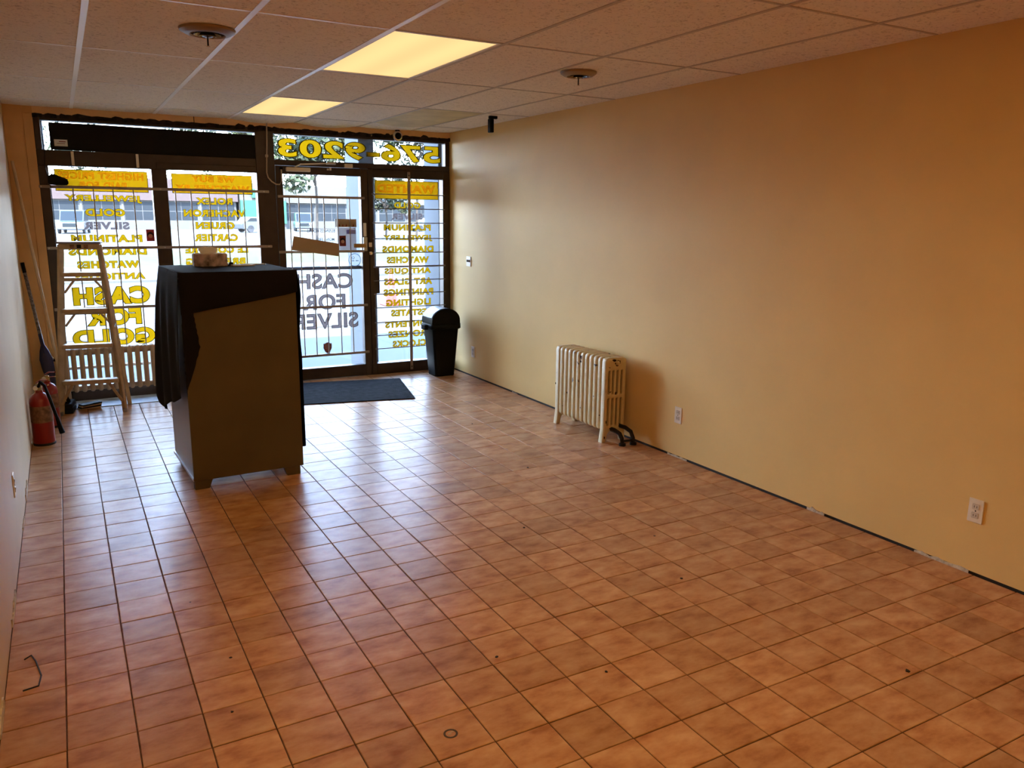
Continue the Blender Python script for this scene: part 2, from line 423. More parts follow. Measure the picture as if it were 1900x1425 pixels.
base_bm = tile_bm(TPX, TPY); tile_me = bpy.data.meshes.new('floor_tile'); base_bm.to_mesh(tile_me); base_bm.free(); tile_me.materials.append(M['tile'])
rest = bmesh.new()
for k, (seen, dd, x0, x1, y0, y1, full) in enumerate(cells):
    loc = Vector(((x0 + x1) / 2, (y0 + y1) / 2, random.uniform(-.0008, .0006)))
    rot = (R(random.uniform(-.22, .22)), R(random.uniform(-.22, .22)), R(random.uniform(-.25, .25)))
    if k < 298:
        o = bpy.data.objects.new('floor_tile', tile_me); C.objects.link(o); o.parent = floor
        o.location = loc; o.rotation_euler = rot
        if not full: o.scale = ((x1 - x0) / TPX, (y1 - y0) / TPY, 1)
    else:
        b = tile_bm(x1 - x0, y1 - y0)
        from mathutils import Euler
        b.transform(Matrix.Translation(loc) @ Euler(rot).to_matrix().to_4x4())
        me = bpy.data.meshes.new('t'); b.to_mesh(me); b.free(); rest.from_mesh(me); bpy.data.meshes.remove(me)
tag(obj('far_floor_tiles', rest, M['tile'], floor), kind='stuff')

# ceiling: plenum slab, lay-in tiles, grid runners
ceiling = struct('ceiling', box(XL - .12, XR + .12, YB - .12, 8.0, 2.60, 2.75), M['dark'])
GX = [XL, .178, .815, 1.437, 2.038, 2.648, 3.225, XR]
GY = [YB, -1.20, .03, 1.26, 2.49, 3.74, 4.99, 6.24, 7.42, YF]
lamps = {(3, 5), (3, 7), (3, 3), (3, 1), (1, 1), (1, 3)}
def ceil_tile(x0, x1, y0, y1, sag, droop=0, t=.014):
    bm = bmesh.new(); n = 6; top = []; bot = []
    for a in range(n + 1):
        ra = []; rb = []
        for b in range(n + 1):
            u, v = a / n, b / n
            z = -sag * math.sin(math.pi * u) * (math.sin(math.pi * v) if not droop else v ** 2)
            x, y = x0 + (x1 - x0) * u, y0 + (y1 - y0) * v
            ra.append(bm.verts.new((x, y, ZC + z))); rb.append(bm.verts.new((x, y, ZC + z + t)))
        top.append(ra); bot.append(rb)
    for a in range(n):
        for b in range(n):
            bm.faces.new((top[a][b], top[a][b + 1], top[a + 1][b + 1], top[a + 1][b])); bm.faces.new((bot[a][b], bot[a + 1][b], bot[a + 1][b + 1], bot[a][b + 1]))
    for a in range(n):
        bm.faces.new((top[a][0], top[a + 1][0], bot[a + 1][0], bot[a][0])); bm.faces.new((top[a][n], bot[a][n], bot[a + 1][n], top[a + 1][n]))
        bm.faces.new((top[0][a], bot[0][a], bot[0][a + 1], top[0][a + 1])); bm.faces.new((top[n][a], top[n][a + 1], bot[n][a + 1], bot[n][a]))
    bmesh.ops.recalc_face_normals(bm, faces=bm.faces)
    return bm
for i in range(7):
    for j in range(9):
        if (i, j) in lamps: continue
        g = .004
        sag = random.uniform(.001, .006)
        last = j == 8
        if last: sag = [.004, .005, .006, .030, .034, .012, .006][i]
        if (i, j) == (5, 7):
            o = obj('ceiling_tile', ceil_tile(GX[i] + g, GX[i + 1] - g, GY[j] + g, GY[j + 1] - g, .03, 1), M['stain'], ceiling, True); o['label'] = 'yellowed sagging panel'
            continue
        obj('ceiling_tile', ceil_tile(GX[i] + g, GX[i + 1] - g, GY[j] + g, GY[j + 1] - g, sag, last), M['acoustic'], ceiling, True)
for k, x in enumerate(GX[1:-1]):
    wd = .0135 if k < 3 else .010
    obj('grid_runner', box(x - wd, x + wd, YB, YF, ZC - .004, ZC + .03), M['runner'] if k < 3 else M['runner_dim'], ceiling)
for k, y in enumerate(GY[1:-1]):
    for i in range(7):
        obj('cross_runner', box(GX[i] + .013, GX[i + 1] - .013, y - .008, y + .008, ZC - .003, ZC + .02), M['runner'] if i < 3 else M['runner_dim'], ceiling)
for a in ((XL, XL + .018, YB, YF), (XR - .018, XR, YB, YF), (XL, XR, YF - .018, YF)):
    obj('edge_angle', box(*a, ZC + .001, ZC + .02), M['runner_dim'], ceiling)

# building above and outside: the parapet that shades the pavement
struct('wall_upper', box(-6, 10, 7.85, 8.05, 2.75, 4.35), M['facade'])
struct('roof', box(-6, 10, YB - .3, 8.05, 4.2, 4.35), M['facade'])

# ------------------------------------------------------------------ front wall
FY0, FY1, GLY = 7.90, 8.00, 7.95
wf = struct('wall_front', box(XL - .12, -.108, 7.90, 8.05, -.12, 2.75), M['panel'])
obj('panel_strip', box(-.175, -.108, 7.892, 7.90, 0, 2.435, .002), M['panel'], wf)
obj('panel_strip', box(XL, -.181, 7.892, 7.90, 0, 2.498, .002), M['panel'], wf)
struct('trim_4', box(-.108, XR, 7.885, 8.05, 2.435, 2.498, .002), M['header'])
struct('trim_5', box(-.108, XR + .1, 7.95, 8.05, 2.43, 2.75), M['dark'])
bm = bmesh.new(); x = -.11
while x < XR:
    wv = random.uniform(.02, .16); h = random.choice([.006, .012, .02, .026, .012]) * random.uniform(.3, .9)
    poly = [(x, 2.408), (x, 2.437 + h * random.random() * .4), (x + wv * .3, 2.437 + h), (x + wv * .7, 2.437 + h * random.uniform(.4, 1)), (x + wv, 2.437 + h * random.random() * .4), (x + wv, 2.408)]
    b2 = prism(poly, 7.8835, 7.896, 'y'); me = bpy.data.meshes.new('t'); b2.to_mesh(me); b2.free(); bm.from_mesh(me); bpy.data.meshes.remove(me)
    x += wv * random.choice([1, 1, 1.0, 1.25])
tag(obj('trim_6', bm, M['torn']), kind='structure')
struct('trim_7', box(1.14 - .003, 1.14 + .003, 7.8835, 7.886, 2.437, 2.497), M['torn'])

def window(name, x0, x1, z0, z1, bars):
    o = thing(name, ((x0 + x1) / 2, GLY, z0), kind='structure')
    for b in bars: obj('frame_bar', box(b[0], b[1], b[4] if len(b) > 4 else FY0, FY1, b[2], b[3], .004), M['frame'], o)
    g = obj('glass_pane', box(x0 - .012, x1 + .012, GLY - .003, GLY + .003, z0 - .012, z1 + .012), M['glass'], o)
    return o, g

w1, g1 = window('window_1', -.033, .757, .12, 2.028, [(-.108, -.033, 0, 2.028), (.757, .882, 0, 2.028), (-.033, .757, 0, .12)])
w2, g2 = window('window_2', .882, 1.665, .12, 2.028, [(1.665, 1.836, 0, 2.435), (.882, 1.665, 0, .12), (.80, 1.665, 2.028, 2.085)])
w3, g3 = window('window_3', -.06, 1.706, 2.155, 2.39, [(-.108, -.06, 2.155, 2.435), (-.06, 1.706, 2.39, 2.435), (-.108, 1.665, 2.028, 2.155, 7.905)])
w4, g4 = window('window_4', 1.836, 3.605, 2.155, 2.388, [(3.605, XR, 2.155, 2.435), (1.836, 3.605, 2.388, 2.435), (1.836, XR, 2.105, 2.155)])
w5, g5 = window('window_5', 2.802, 3.575, .115, 2.02, [(2.752, 2.802, 0, 2.105), (3.575, XR, 0, 2.105), (2.802, 3.575, 0, .115), (2.802, 3.575, 2.02, 2.105)])
d1 = thing('door_1', (2.3, GLY, 0), kind='structure')
for b in ((1.840, 1.905, 0, 2.100), (2.675, 2.748, 0, 2.100), (1.905, 2.675, 0, .12), (1.905, 2.675, 2.022, 2.100)):
    obj('door_frame', box(b[0], b[1], FY0, FY1 - .02, b[2] + .004, b[3], .004), M['frame'], d1)
gd = obj('glass_pane', box(1.895, 2.685, GLY - .003, GLY + .003, .11, 2.03), M['glass'], d1)
obj('push_bar', box(1.905, 2.675, 7.96, 7.985, 1.105, 1.140, .006), M['carblue'], d1)
# lock hardware on the door stile
lk = obj('lock_case', box(2.682, 2.722, 7.874, 7.90, 1.29, 1.43, .004), M['alu'], d1)
obj('lock_plate', box(2.688, 2.718, 7.885, 7.90, 1.435, 1.57, .003), M['whitemetal'], d1)
obj('lever', box(2.575, 2.700, 7.855, 7.872, 1.325, 1.365, .005), M['brass'], d1)
obj('strike_plate', box(2.742, 2.775, 7.89, 7.90, 1.33, 1.375, .002), M['whitemetal'], d1)
bm = lathe([(.018, 0), (.018, .008), (.010, .012)], 12); bm.transform(Matrix.Translation((2.762, 7.90, 1.268)) @ Matrix.Rotation(R(90), 4, 'X')); obj('cylinder_lock', bm, M['chrome'], d1, True)
obj('closer_body', box(1.935, 2.165, 7.855, 7.90, 2.048, 2.088, .006), M['plate'], d1)
obj('closer_arm', tube([(2.02, 7.87, 2.092), (2.06, 7.82, 2.115), (2.41, 7.87, 2.14)], .007, 6), M['plate'], d1)
obj('closer_foot', box(2.33, 2.42, 7.87, 7.90, 2.125, 2.15, .003), M['alu'], d1)
for xx in (2.335, 2.36): obj('magnet_contact', box(xx, xx + .018, 7.885, 7.90, 2.072, 2.088 + (xx > 2.35) * .01, .002), M['plate'], d1)
obj('chime_box', box(2.51, 2.59, 7.87, 7.90, 2.102, 2.140, .003), M['plate'], w4)
obj('lock_cover', box(2.803, 2.862, 7.93, 7.948, .85, 1.125, .003), M['frame'], w5)

# lettering
yl, ol = M['yellow'], M['olive']
def sign(parent, rows, face, edge, bold=.058):
    for t, a, b, zc, h in rows: lettering(t, a, b, zc, h, parent, face, edge, bold=bold)
def banner(parent, x0, x1, z0, z1):
    bm = bmesh.new()
    bm.faces.new([bm.verts.new(p) for p in ((x0, 7.9460, z0), (x1, 7.9460, z0), (x1, 7.9460, z1), (x0, 7.9460, z1))])
    n0 = 1
    for a in ((x0 - .005, x0, z0, z1), (x1, x1 + .005, z0, z1), (x0 - .005, x1 + .005, z0 - .005, z0), (x0 - .005, x1 + .005, z1, z1 + .005)): bx(bm, a[0], a[1], 7.9456, 7.9464, a[2], a[3])
    bm.faces.ensure_lookup_table()
    for f in bm.faces[n0:]: f.material_index = 1
    obj('banner', bm, [M['amber'], ol], parent)
banner(g1, .010, .722, 1.828, 1.999); banner(g2, .928, 1.623, 1.830, 1.994); banner(g5, 2.843, 3.536, 1.818, 1.993)
sign(g1, [('HIGHEST PRICES', .031, .694, 1.956, .064), ('PAID FOR', .173, .553, 1.875, .064)], M['orange'], None)
sign(g2, [('WE BUY', 1.091, 1.476, 1.957, .058), ('WATCHES BY', .949, 1.603, 1.872, .062)], M['orange'], None)
sign(g5, [('WANTED', 2.861, 3.507, 1.918, .088)], M['orange'], None)
sign(g1, [('JEWELLERY', .061, .666, 1.761, .066), ('GOLD', .210, .522, 1.647, .066), ('PLATINUM', .083, .644, 1.423, .066), ('DIAMONDS', .052, .671, 1.313, .068),
          ('WATCHES', .108, .604, 1.196, .066), ('ANTIQUES', .077, .645, 1.088, .070)], yl, ol)
sign(g1, [('CASH', .050, .668, .923, .160), ('FOR', .137, .583, .732, .152), ('GOLD', .016, .685, .552, .150)], yl, ol, .072)
sign(g1, [('SILVER', .183, .548, 1.534, .067)], M['greylet'], None)
sign(g2, [('ROLEX', 1.117, 1.440, 1.759, .063), ('VACHERON', 1.005, 1.554, 1.650, .065), ('GRUEN', 1.102, 1.446, 1.538, .064), ('CARTIER', 1.081, 1.469, 1.428, .066),
          ('LE COULTRE', .997, 1.555, 1.316, .062), ('BREITLING', .996, 1.526, 1.209, .063)], yl, ol)
sign(gd, [('CASH', 1.997, 2.575, .993, .150), ('FOR', 2.060, 2.491, .784, .150), ('SILVER', 1.933, 2.620, .590, .155)], M['greylet'], M['greyedge'], .02)
sign(g5, [('GOLD', 3.041, 3.336, 1.752, .063), ('PLATINUM', 2.925, 3.450, 1.525, .064), ('JEWELLERY', 2.914, 3.465, 1.415, .066), ('DIAMONDS', 2.903, 3.478, 1.303, .067),
          ('WATCHES', 2.950, 3.424, 1.190, .068), ('ANTIQUES', 2.922, 3.448, 1.073, .070), ('ART GLASS', 2.913, 3.460, .965, .070), ('PAINTINGS', 2.906, 3.471, .852, .071),
          ('LIGHTING', 2.933, 3.441, .743, .071), ('ESTATES', 2.985, 3.386, .634, .071), ('CONTENTS', 2.916, 3.467, .514, .071), ('BRONZES', 2.948, 3.447, .407, .072), ('CLOCKS', 2.996, 3.382, .301, .072)], yl, ol, .052)
sign(g5, [('SILVER', 3.006, 3.360, 1.637, .066)], M['greylet'], None)
sign(g4, [('576-9203', 1.878, 3.572, 2.271, .180)], yl, ol, .045)
# stickers and notices on the glass
def sticker(x, z, parent):
    o = obj('sticker', box(x - .033, x + .033, 7.9448, 7.9455, z - .052, z + .052), M['inkred'], parent); o['label'] = 'dark red sticker with a round emblem'
    bm = lathe([(.026, 0), (.026, .0006)], 20); bm.transform(Matrix.Translation((x, 7.9446, z + .004)) @ Matrix.Rotation(R(90), 4, 'X')); b = bm
    me = bpy.data.meshes.new('t'); b.to_mesh(me); b.free()
    bm = bmesh.new(); bm.from_mesh(me); bpy.data.meshes.remove(me)
    for f in bm.faces: f.material_index = 0
    n0 = len(bm.faces)
    b = lathe([(.018, 0), (.018, .0006)], 20); b.transform(Matrix.Translation((x, 7.9439, z - .006)) @ Matrix.Rotation(R(90), 4, 'X'))
    me = bpy.data.meshes.new('t'); b.to_mesh(me); b.free(); bm.from_mesh(me); bpy.data.meshes.remove(me)
    bm.faces.ensure_lookup_table()
    for f in bm.faces[n0:]: f.material_index = 1
    obj('round_emblem', bm, [M['inkdark'], M['peach']], parent)
sticker(.712, 1.450, g1); sticker(2.486, 1.391, gd)
o = obj('notice', box(2.433, 2.627, 7.9452, 7.9458, 1.292, 1.524), M['whitevinyl'], gd); o['label'] = 'white paper notice'
obj('notice_strip', box(2.527, 2.621, 7.9444, 7.945, 1.460, 1.503), backlit('lilac_ink', (.22, .2, .28), (0.2340, 0.2160, 0.3240)), gd)
bm = bmesh.new()
for a in ((2.076, 2.079, 1.38, 1.513), (2.076, 2.42, 1.511, 1.514)): bx(bm, a[0], a[1], 7.9452, 7.9458, a[2], a[3])
obj('hours_border', bm, M['greyedge'], gd)
sign(gd, [('BUSINESS HOURS', 2.128, 2.410, 1.490, .030), ('MON - FRI', 2.237, 2.401, 1.408, .030)], M['inkdark'], None, .02)
sh = [(2.246, .358), (2.262, .362), (2.2905, .372), (2.319, .362), (2.335, .358), (2.335, .310), (2.318, .272), (2.2905, .250), (2.263, .272), (2.246, .310)]
o = obj('shield_sticker', prism(sh, 7.9446, 7.9452, 'y'), M['whitevinyl'], gd)
obj('shield_face', prism([(2.2905 + (a - 2.2905) * .86, .315 + (b - .315) * .86) for a, b in sh], 7.944, 7.9445, 'y'), M['inkred'], gd)
bm = bmesh.new()
for zz, ww in ((.342, .055), (.326, .06), (.31, .05), (.292, .03)): bx(bm, 2.2905 - ww / 2, 2.2905 + ww / 2, 7.9434, 7.9439, zz - .003, zz + .003)
obj('shield_lines', bm, M['peach'], gd)
def ring(x, z, r0, r1, y0, y1, n=28):
    bm = bmesh.new(); q = []
    for k in range(n):
        c, s_ = math.cos(2 * math.pi * k / n), math.sin(2 * math.pi * k / n)
        q.append([bm.verts.new((x + r * c, y, z + r * s_)) for r, y in ((r0, y0), (r1, y0), (r1, y1), (r0, y1))])
    for k in range(n):
        for j in range(4): bm.faces.new((q[k][j], q[k][(j + 1) % 4], q[(k + 1) % n][(j + 1) % 4], q[(k + 1) % n][j]))
    bmesh.ops.recalc_face_normals(bm, faces=bm.faces); return bm
bm = ring(2.605, 1.200, .060, .066, 7.9446, 7.9452)
for a in ((2.575, 2.60, 1.188, 1.194), (2.615, 2.645, 1.188, 1.194)): bx(bm, a[0], a[1], 7.9446, 7.9452, a[2], a[3])
obj('round_sticker', bm, backlit('grey_blue_ink', (.12, .17, .2), (0.1170, 0.1800, 0.2160)), gd)
o = ring(2.59, 1.222, .010, .014, 7.9446, 7.9452, 12); obj('round_sticker_figure', o, backlit('grey_blue_ink2', (.1, .14, .17), (0.0900, 0.1440, 0.1800)), gd)

# ------------------------------------------------------------------ security bars
def grille(name, label, x0, x1, rails, zs, ys=7.89):
    g = thing(name, ((x0 + x1) / 2, 7.9, rails[-1]), label, 'security bars', 'window security bars')
    return g
bars_a = grille('security_grille', 'grey steel bar grille bolted across the two left windows', -.115, 1.77, [1.855, 1.345, .821], None)
for z, a, b in ((1.855, -.115, 1.768), (1.345, -.105, 1.772), (.821, -.10, 1.772), (.30, -.10, 1.772)):
    obj('rail', box(a, b, 7.882, 7.899, z - .012, z + .012, .003), M['bar'], bars_a)
for xx in (-.02, .132, .286, .438, .598, .941, 1.072, 1.228, 1.378, 1.532):
    if xx > 0: obj('upright', tube([(xx, 7.8905, 1.85), (xx, 7.8905, .305)], .0055, 6), M['bar'], bars_a)
for z, a in ((1.855, -.10), (1.855, .82), (1.855, 1.72), (1.345, -.09), (1.345, .82), (1.345, 1.74)):
    b = lathe([(.007, 0), (.006, .004)], 8); b.transform(Matrix.Translation((a, 7.882, z)) @ Matrix.Rotation(R(90), 4, 'X')); obj('bolt', b, M['alu'], bars_a)
bars_b = grille('security_grille', 'grey steel bar grille with four rails bolted to the glass door', 1.85, 2.71, [1.815, .25], None)
for z, a, b in ((1.815, 1.850, 2.708), (1.289, 1.835, 2.690), (.741, 1.835, 2.712), (.250, 1.835, 2.716)):
    obj('rail', box(a, b, 7.882, 7.899, z - .012, z + .012, .003), M['bar'], bars_b)
for xx in (1.955, 2.045, 2.166, 2.289, 2.425, 2.549):
    obj('upright', tube([(xx, 7.8905, 1.815), (xx, 7.8905, .252)], .0055, 6), M['bar'], bars_b)
bars_c = grille('security_grille', 'grille of thin horizontal bars on one flat upright, on the WANTED sidelight', 2.79, 3.6, [1.86, .27], None)
for z in (1.858, 1.714, 1.571, 1.413, 1.270, 1.126, .984, .846, .703, .550, .413, .272):
    obj('crossbar', tube([(2.786, 7.8975, z), (3.594, 7.8975, z)], .0055 if abs(z - 1.126) > .01 else .010, 6), M['greycap'], bars_c)
obj('upright_strap', box(3.168, 3.198, 7.874, 7.888, .025, 2.085, .003), M['bar'], bars_c)
for z in (.06, 2.05): obj('bolt', box(3.176, 3.190, 7.870, 7.874, z - .006, z + .006, .001), M['dark'], bars_c)
for xx in (.154, .652):
    tag(obj('hanging_bracket', box(xx - .011, xx + .011, 7.884, 7.904, 2.035, 2.148, .002), M['plate']), 'short flat %s bracket on the bar under the black sign board' % ('left pale' if xx < .4 else 'right pale'), 'bracket', 'sign board brackets')

# black board in the left transom
sb = thing('sign_board', (.833, 7.92, 2.15), 'long black board hung in the left transom window', 'sign board')
obj('board', prism([(.0, 2.158), (.0, 2.378), (.35, 2.380), (1.0, 2.373), (1.667, 2.366), (1.667, 2.150)], 7.918, 7.930, 'y'), M['blackmatte'], sb)
for xx in (.075, .155, 1.12): obj('hook', tube([(xx, 7.922, 2.37), (xx, 7.915, 2.41)], .004, 6), M['dark'], sb)
cd = obj('label_card', box(.030, .128, 7.915, 7.9175, 2.188, 2.242), M['paper'], sb)
bm = bmesh.new(); bx(bm, .065, .115, 7.9142, 7.9148, 2.222, 2.229); bx(bm, .05, .11, 7.9142, 7.9148, 2.208, 2.212)
obj('card_print', bm, M['inkred'], cd)

# ------------------------------------------------------------------ ceiling lamps
def lamp(i, j, label, m='lamp'):
    x0, x1, y0, y1 = GX[i], GX[i + 1], GY[j], GY[j + 1]
    t = thing('ceiling_light', ((x0 + x1) / 2, (y0 + y1) / 2, ZC), label, 'ceiling light', 'recessed ceiling lights')
    obj('housing', box(x0 + .004, x1 - .004, y0 + .004, y1 - .004, ZC + .012, ZC + .09), M['whitemetal'], t)
    obj('diffuser', box(x0 + .022, x1 - .022, y0 + .022, y1 - .022, ZC + .002, ZC + .008), M[m], t)
    for a in ((x0 + .006, x0 + .026, y0 + .006, y1 - .006), (x1 - .026, x1 - .006, y0 + .006, y1 - .006), (x0 + .026, x1 - .026, y0 + .006, y0 + .026), (x0 + .026, x1 - .026, y1 - .026, y1 - .006)):
        obj('door_frame', box(*a, ZC - .002, ZC + .010, .002), M['whitemetal'], t)
    return t
lamp(3, 5, 'lit yellow-white ceiling panel, the nearer and larger of the two in view')
lamp(3, 7, 'lit yellow-white ceiling panel close to the front windows')
lamp(3, 3, 'added unseen lit ceiling panel in the row of the two in view, just above the camera', 'lamp_added')  # this and the next three: unseen panels added to warm the near end
lamp(3, 1, 'added unseen lit ceiling panel in the right row, last one before the back wall', 'lamp_added')
lamp(1, 3, 'added unseen lit ceiling panel in the left row, the one nearer the counter', 'lamp_added')
lamp(1, 1, 'added unseen lit ceiling panel in the left row, the one by the back wall', 'lamp_added')

# round air vents
def vent(x, y, r, label):
    t = thing('ceiling_vent', (x, y, ZC), label, 'vent', 'round ceiling vents')
    bm = lathe([(r, 0), (r * .97, -.010), (r * .80, -.022), (r * .64, -.026), (r * .60, -.020), (r * .60, .0)], 32, False); bm.transform(Matrix.Translation((x, y, ZC - .004))); obj('rim', bm, M['rimm'], t, True)
    bm = lathe([(r * .60, -.004), (.001, -.004)], 24, False); bm.transform(Matrix.Translation((x, y, ZC))); obj('throat', bm, M['blackmatte'], t)
    for q, zz in ((.48, -.030), (.32, -.036)):
        bm = lathe([(r * q, zz), (r * (q - .09), zz + .016)], 28, False); bm.transform(Matrix.Translation((x, y, ZC))); obj('cone_ring', bm, M['rimd'], t, True)
    bm = lathe([(r * .20, -.036), (.002, -.044)], 20); bm.transform(Matrix.Translation((x, y, ZC))); obj('cone_plate', bm, M['rimd'], t, True)
    obj('stem', tube([(x, y, ZC - .03), (x, y, ZC - .078)], .004, 8), M['pipe'], t)
    obj('stem_knob', box(x - .008, x + .008, y - .006, y + .006, ZC - .083, ZC - .077, .002), M['plate'], t)
M['rimm'] = mat('satin_vent_metal', (.30, .20, .12), .42, .5, .35)
M['rimd'] = mat('vent_cone_metal', (.30, .26, .22), .25, .5, .9)
vent(.692, 4.19, .128, 'round metal ceiling vent at upper left with a short stem')
vent(2.785, 4.19, .110, 'round metal ceiling vent near the peach right wall')

# black bracket hanging from the ceiling, dome camera, cable, lump on the bar
t = thing('ceiling_sensor', (3.324, 6.346, ZC), 'black oblong box hanging from the ceiling near the right wall', 'sensor')
obj('sensor_body', box(3.309, 3.345, 6.32, 6.37, 2.356, 2.470, .004), M['black'], t)
obj('mount_arm', box(3.309, 3.385, 6.33, 6.36, 2.470, 2.494, .003), M['black'], t)
t = thing('security_camera', (3.068, 7.85, 2.432), 'small round metal camera above the phone number window', 'camera')
b = lathe([(.050, 0), (.052, .012), (.046, .022), (.036, .026)], 24); b.transform(Matrix.Translation((3.068, 7.885, 2.432)) @ Matrix.Rotation(R(90), 4, 'X')); obj('ring', b, M['chrome'], t, True)
b = lathe([(.034, 0), (.032, .012), (.022, .024), (.008, .030), (.001, .031)], 20); b.transform(Matrix.Translation((3.068, 7.861, 2.432)) @ Matrix.Rotation(R(90), 4, 'X')); obj('dome', b, M['black'], t, True)
obj('mount', box(3.045, 3.09, 7.868, 7.885, 2.47, 2.494, .003), M['black'], t)
pts = [(1.776, 7.878, 2.495), (1.770, 7.884, 2.3), (1.763, 7.886, 2.18), (1.755, 7.886, 2.03), (1.765, 7.88, 1.985), (1.795, 7.87, 1.948), (1.835, 7.87, 1.925), (1.868, 7.872, 1.925), (1.888, 7.878, 1.955), (1.893, 7.885, 2.02), (1.890, 7.886, 2.07)]
t = thing('cable', (1.776, 7.88, 2.49), 'cream cable looping from the header down to the door frame', 'cable')
obj('cord', tube(pts, .0065, 8), M['conduit'], t, True)
obj('clip', box(1.750, 1.776, 7.878, 7.90, 2.17, 2.195, .003), M['conduit'], t)
obj('junction', box(1.875, 1.905, 7.874, 7.90, 2.065, 2.085, .003), M['black'], t)
t = thing('window_device', (.03, 7.88, 1.867), 'black rounded lump resting on the top bar at the far left window', 'device')
bm = prism([(-.045, 1.872), (-.045, 1.925), (-.028, 1.952), (-.004, 1.962), (.028, 1.945), (.060, 1.932), (.092, 1.925), (.105, 1.905), (.103, 1.868), (.06, 1.866), (.0, 1.868)], 7.815, 7.868, 'y', .008); obj('shell', bm, M['black'], t, True)
obj('lead', tube([(-.04, 7.870, 1.93), (-.055, 7.872, 2.02), (-.045, 7.873, 2.16), (-.055, 7.875, 2.30)], .003, 5), M['black'], t)
obj('lead', tube([(-.03, 7.870, 1.87), (-.028, 7.873, 1.70), (-.03, 7.872, 1.40)], .003, 5), M['black'], t)

# cardboard on the door bars
t = tag(obj('cardboard_strip', prism([(1.977, 1.442), (2.423, 1.367), (2.412, 1.243), (1.950, 1.309)], 7.862, 7.870, 'y'), M['browncard']), 'long tilted piece of brown cardboard stuck behind the door bars', 'cardboard')
t = thing('flap_sign', (2.52, 7.92, 1.525), 'small brown box-like sign with cut letters high on the door glass', 'sign')
obj('sign_face', box(2.424, 2.628, 7.925, 7.938, 1.528, 1.607, .001), M['browncard'], t)
obj('side_edge', box(2.408, 2.418, 7.925, 7.938, 1.528, 1.607, .001), M['greycap'], t)
for k in range(5):
    obj('cut_letter', prism([(2.44 + k * .036, 1.534), (2.45 + k * .036, 1.562), (2.458 + k * .036, 1.534)], 7.923, 7.9248, 'y'), M['inkred'], t)

# ------------------------------------------------------------------ counter with black cloth
RZ = math.atan2(.029, .708)
ct = thing('counter', (.575, 4.945, 0), 'tall brown cabinet half covered by a black cloth', 'cabinet', rz=RZ)
CW, CD, CH = .672, .71, 1.308
obj('carcass', box(0.006, CW - .004, .016, CD, .058, CH, .003), M['cabside'], ct, world=False)
obj('front_panel', box(0, CW, 0, .018, .056, CH, .002), M['cabinet'], ct, world=False)
obj('bottom_trim', box(-.003, CW - .002, .018, CD + .003, .050, .066, .002), M['alu'], ct, world=False)
for fx, s in ((0.004, 1), (CW - .02, -1)):
    poly = [(fx, 0), (fx + s * .085, 0), (fx + s * .105, .056), (fx, .056)]
    obj('foot', prism(poly, .004, .05, 'y', .002), M['cabinet'], ct, world=False)
for fx in (.02, CW - .06):
    obj('foot', box(fx, fx + .04, CD - .12, CD - .08, 0, .052, .003), M['alu'], ct, world=False)
# cloth: one continuous sheet in counter coordinates
cl = thing('tablecloth', (.575, 4.945, 1.308), 'black cloth draped over the tall brown cabinet, longer at its left', 'cloth', rz=RZ)
bm = bmesh.new(); TOPZ = 1.3135 - 1.308
def sheet(fn, nu, nv):
    g = [[bm.verts.new(fn(a / nu, b / nv)) for b in range(nv + 1)] for a in range(nu + 1)]
    for a in range(nu):
        for b in range(nv): bm.faces.new((g[a][b], g[a + 1][b], g[a + 1][b + 1], g[a][b + 1]))
def interp(tab, z):
    for (z0, a), (z1, b) in zip(tab, tab[1:]):
        if z0 >= z >= z1: return a + (b - a) * (z0 - z) / (z0 - z1 + 1e-9)
    return tab[-1][1]
E = .007
sheet(lambda u, v: Vector((-E + (CW + 2 * E) * u, -E + (CD + 2 * E) * v, TOPZ + .0012 * math.sin(9 * u + 5 * v))), 24, 10)
rtab = [(0, CW + E), (-.138, CW + E), (-.232, .062), (-.44, .088), (-.70, -.004), (-.74, -.007)]
def front(u, v):
    z = -v * .735; r = interp(rtab, z); x = -E + (r + E) * u
    return Vector((x, -E - .010 * min(1, v * 3) * (.6 + .4 * math.sin(7 * x * 6)) - .004 * v, TOPZ + z))
sheet(front, 24, 44)
ltab = [(0, -.735), (.10, -.755), (.20, -.80), (.30, -.805), (.40, -.84), (.50, -.90), (.60, -.93), (.67, -.90), (.72, -.83)]
def zl(y):
    for (y0, a), (y1, b) in zip(ltab, ltab[1:]):
        if y0 <= y <= y1: return a + (b - a) * (y - y0) / (y1 - y0)
    return ltab[-1][1]
def left(u, v):
    y = -E + (CD + 2 * E) * u; z = zl(max(0, y)) * v
    bulge = .016 * math.sin(v * 2.2) + (.020 + .022 * u) * v * (1 + .8 * math.sin(26 * y + 2 * v)) * .6
    return Vector((-E - bulge - .018 * u * min(1, v * 4), y, TOPZ + z))
sheet(left, 34, 30)
def rightf(u, v):
    y = -E + (CD + 2 * E) * u; z = -v * (1.13 + .03 * math.sin(12 * y))
    fold = .018 * math.sin(min(1, v * 5) * 1.57) * (1 + math.sin(v * 11 + 1.1) * .55 * (v < .5) + .35 * math.sin(30 * y)) * (1.0 if v < .3 else .62)
    return Vector((CW + E + max(.002, fold), y, TOPZ + z))
sheet(rightf, 30, 40)
def backf(u, v):
    x = -E + (CW + 2 * E) * u
    return Vector((x, CD + E + .012 * min(1, v * 4) * (1 + .5 * math.sin(30 * x)), TOPZ - v * .85))
sheet(backf, 20, 12)
bmesh.ops.remove_doubles(bm, verts=bm.verts, dist=.004)
bmesh.ops.recalc_face_normals(bm, faces=bm.faces)
o = obj('cloth_sheet', bm, M['cloth'], cl, True, world=False)
md = o.modifiers.new('thickness', 'SOLIDIFY'); md.thickness = .0016; md.offset = 1

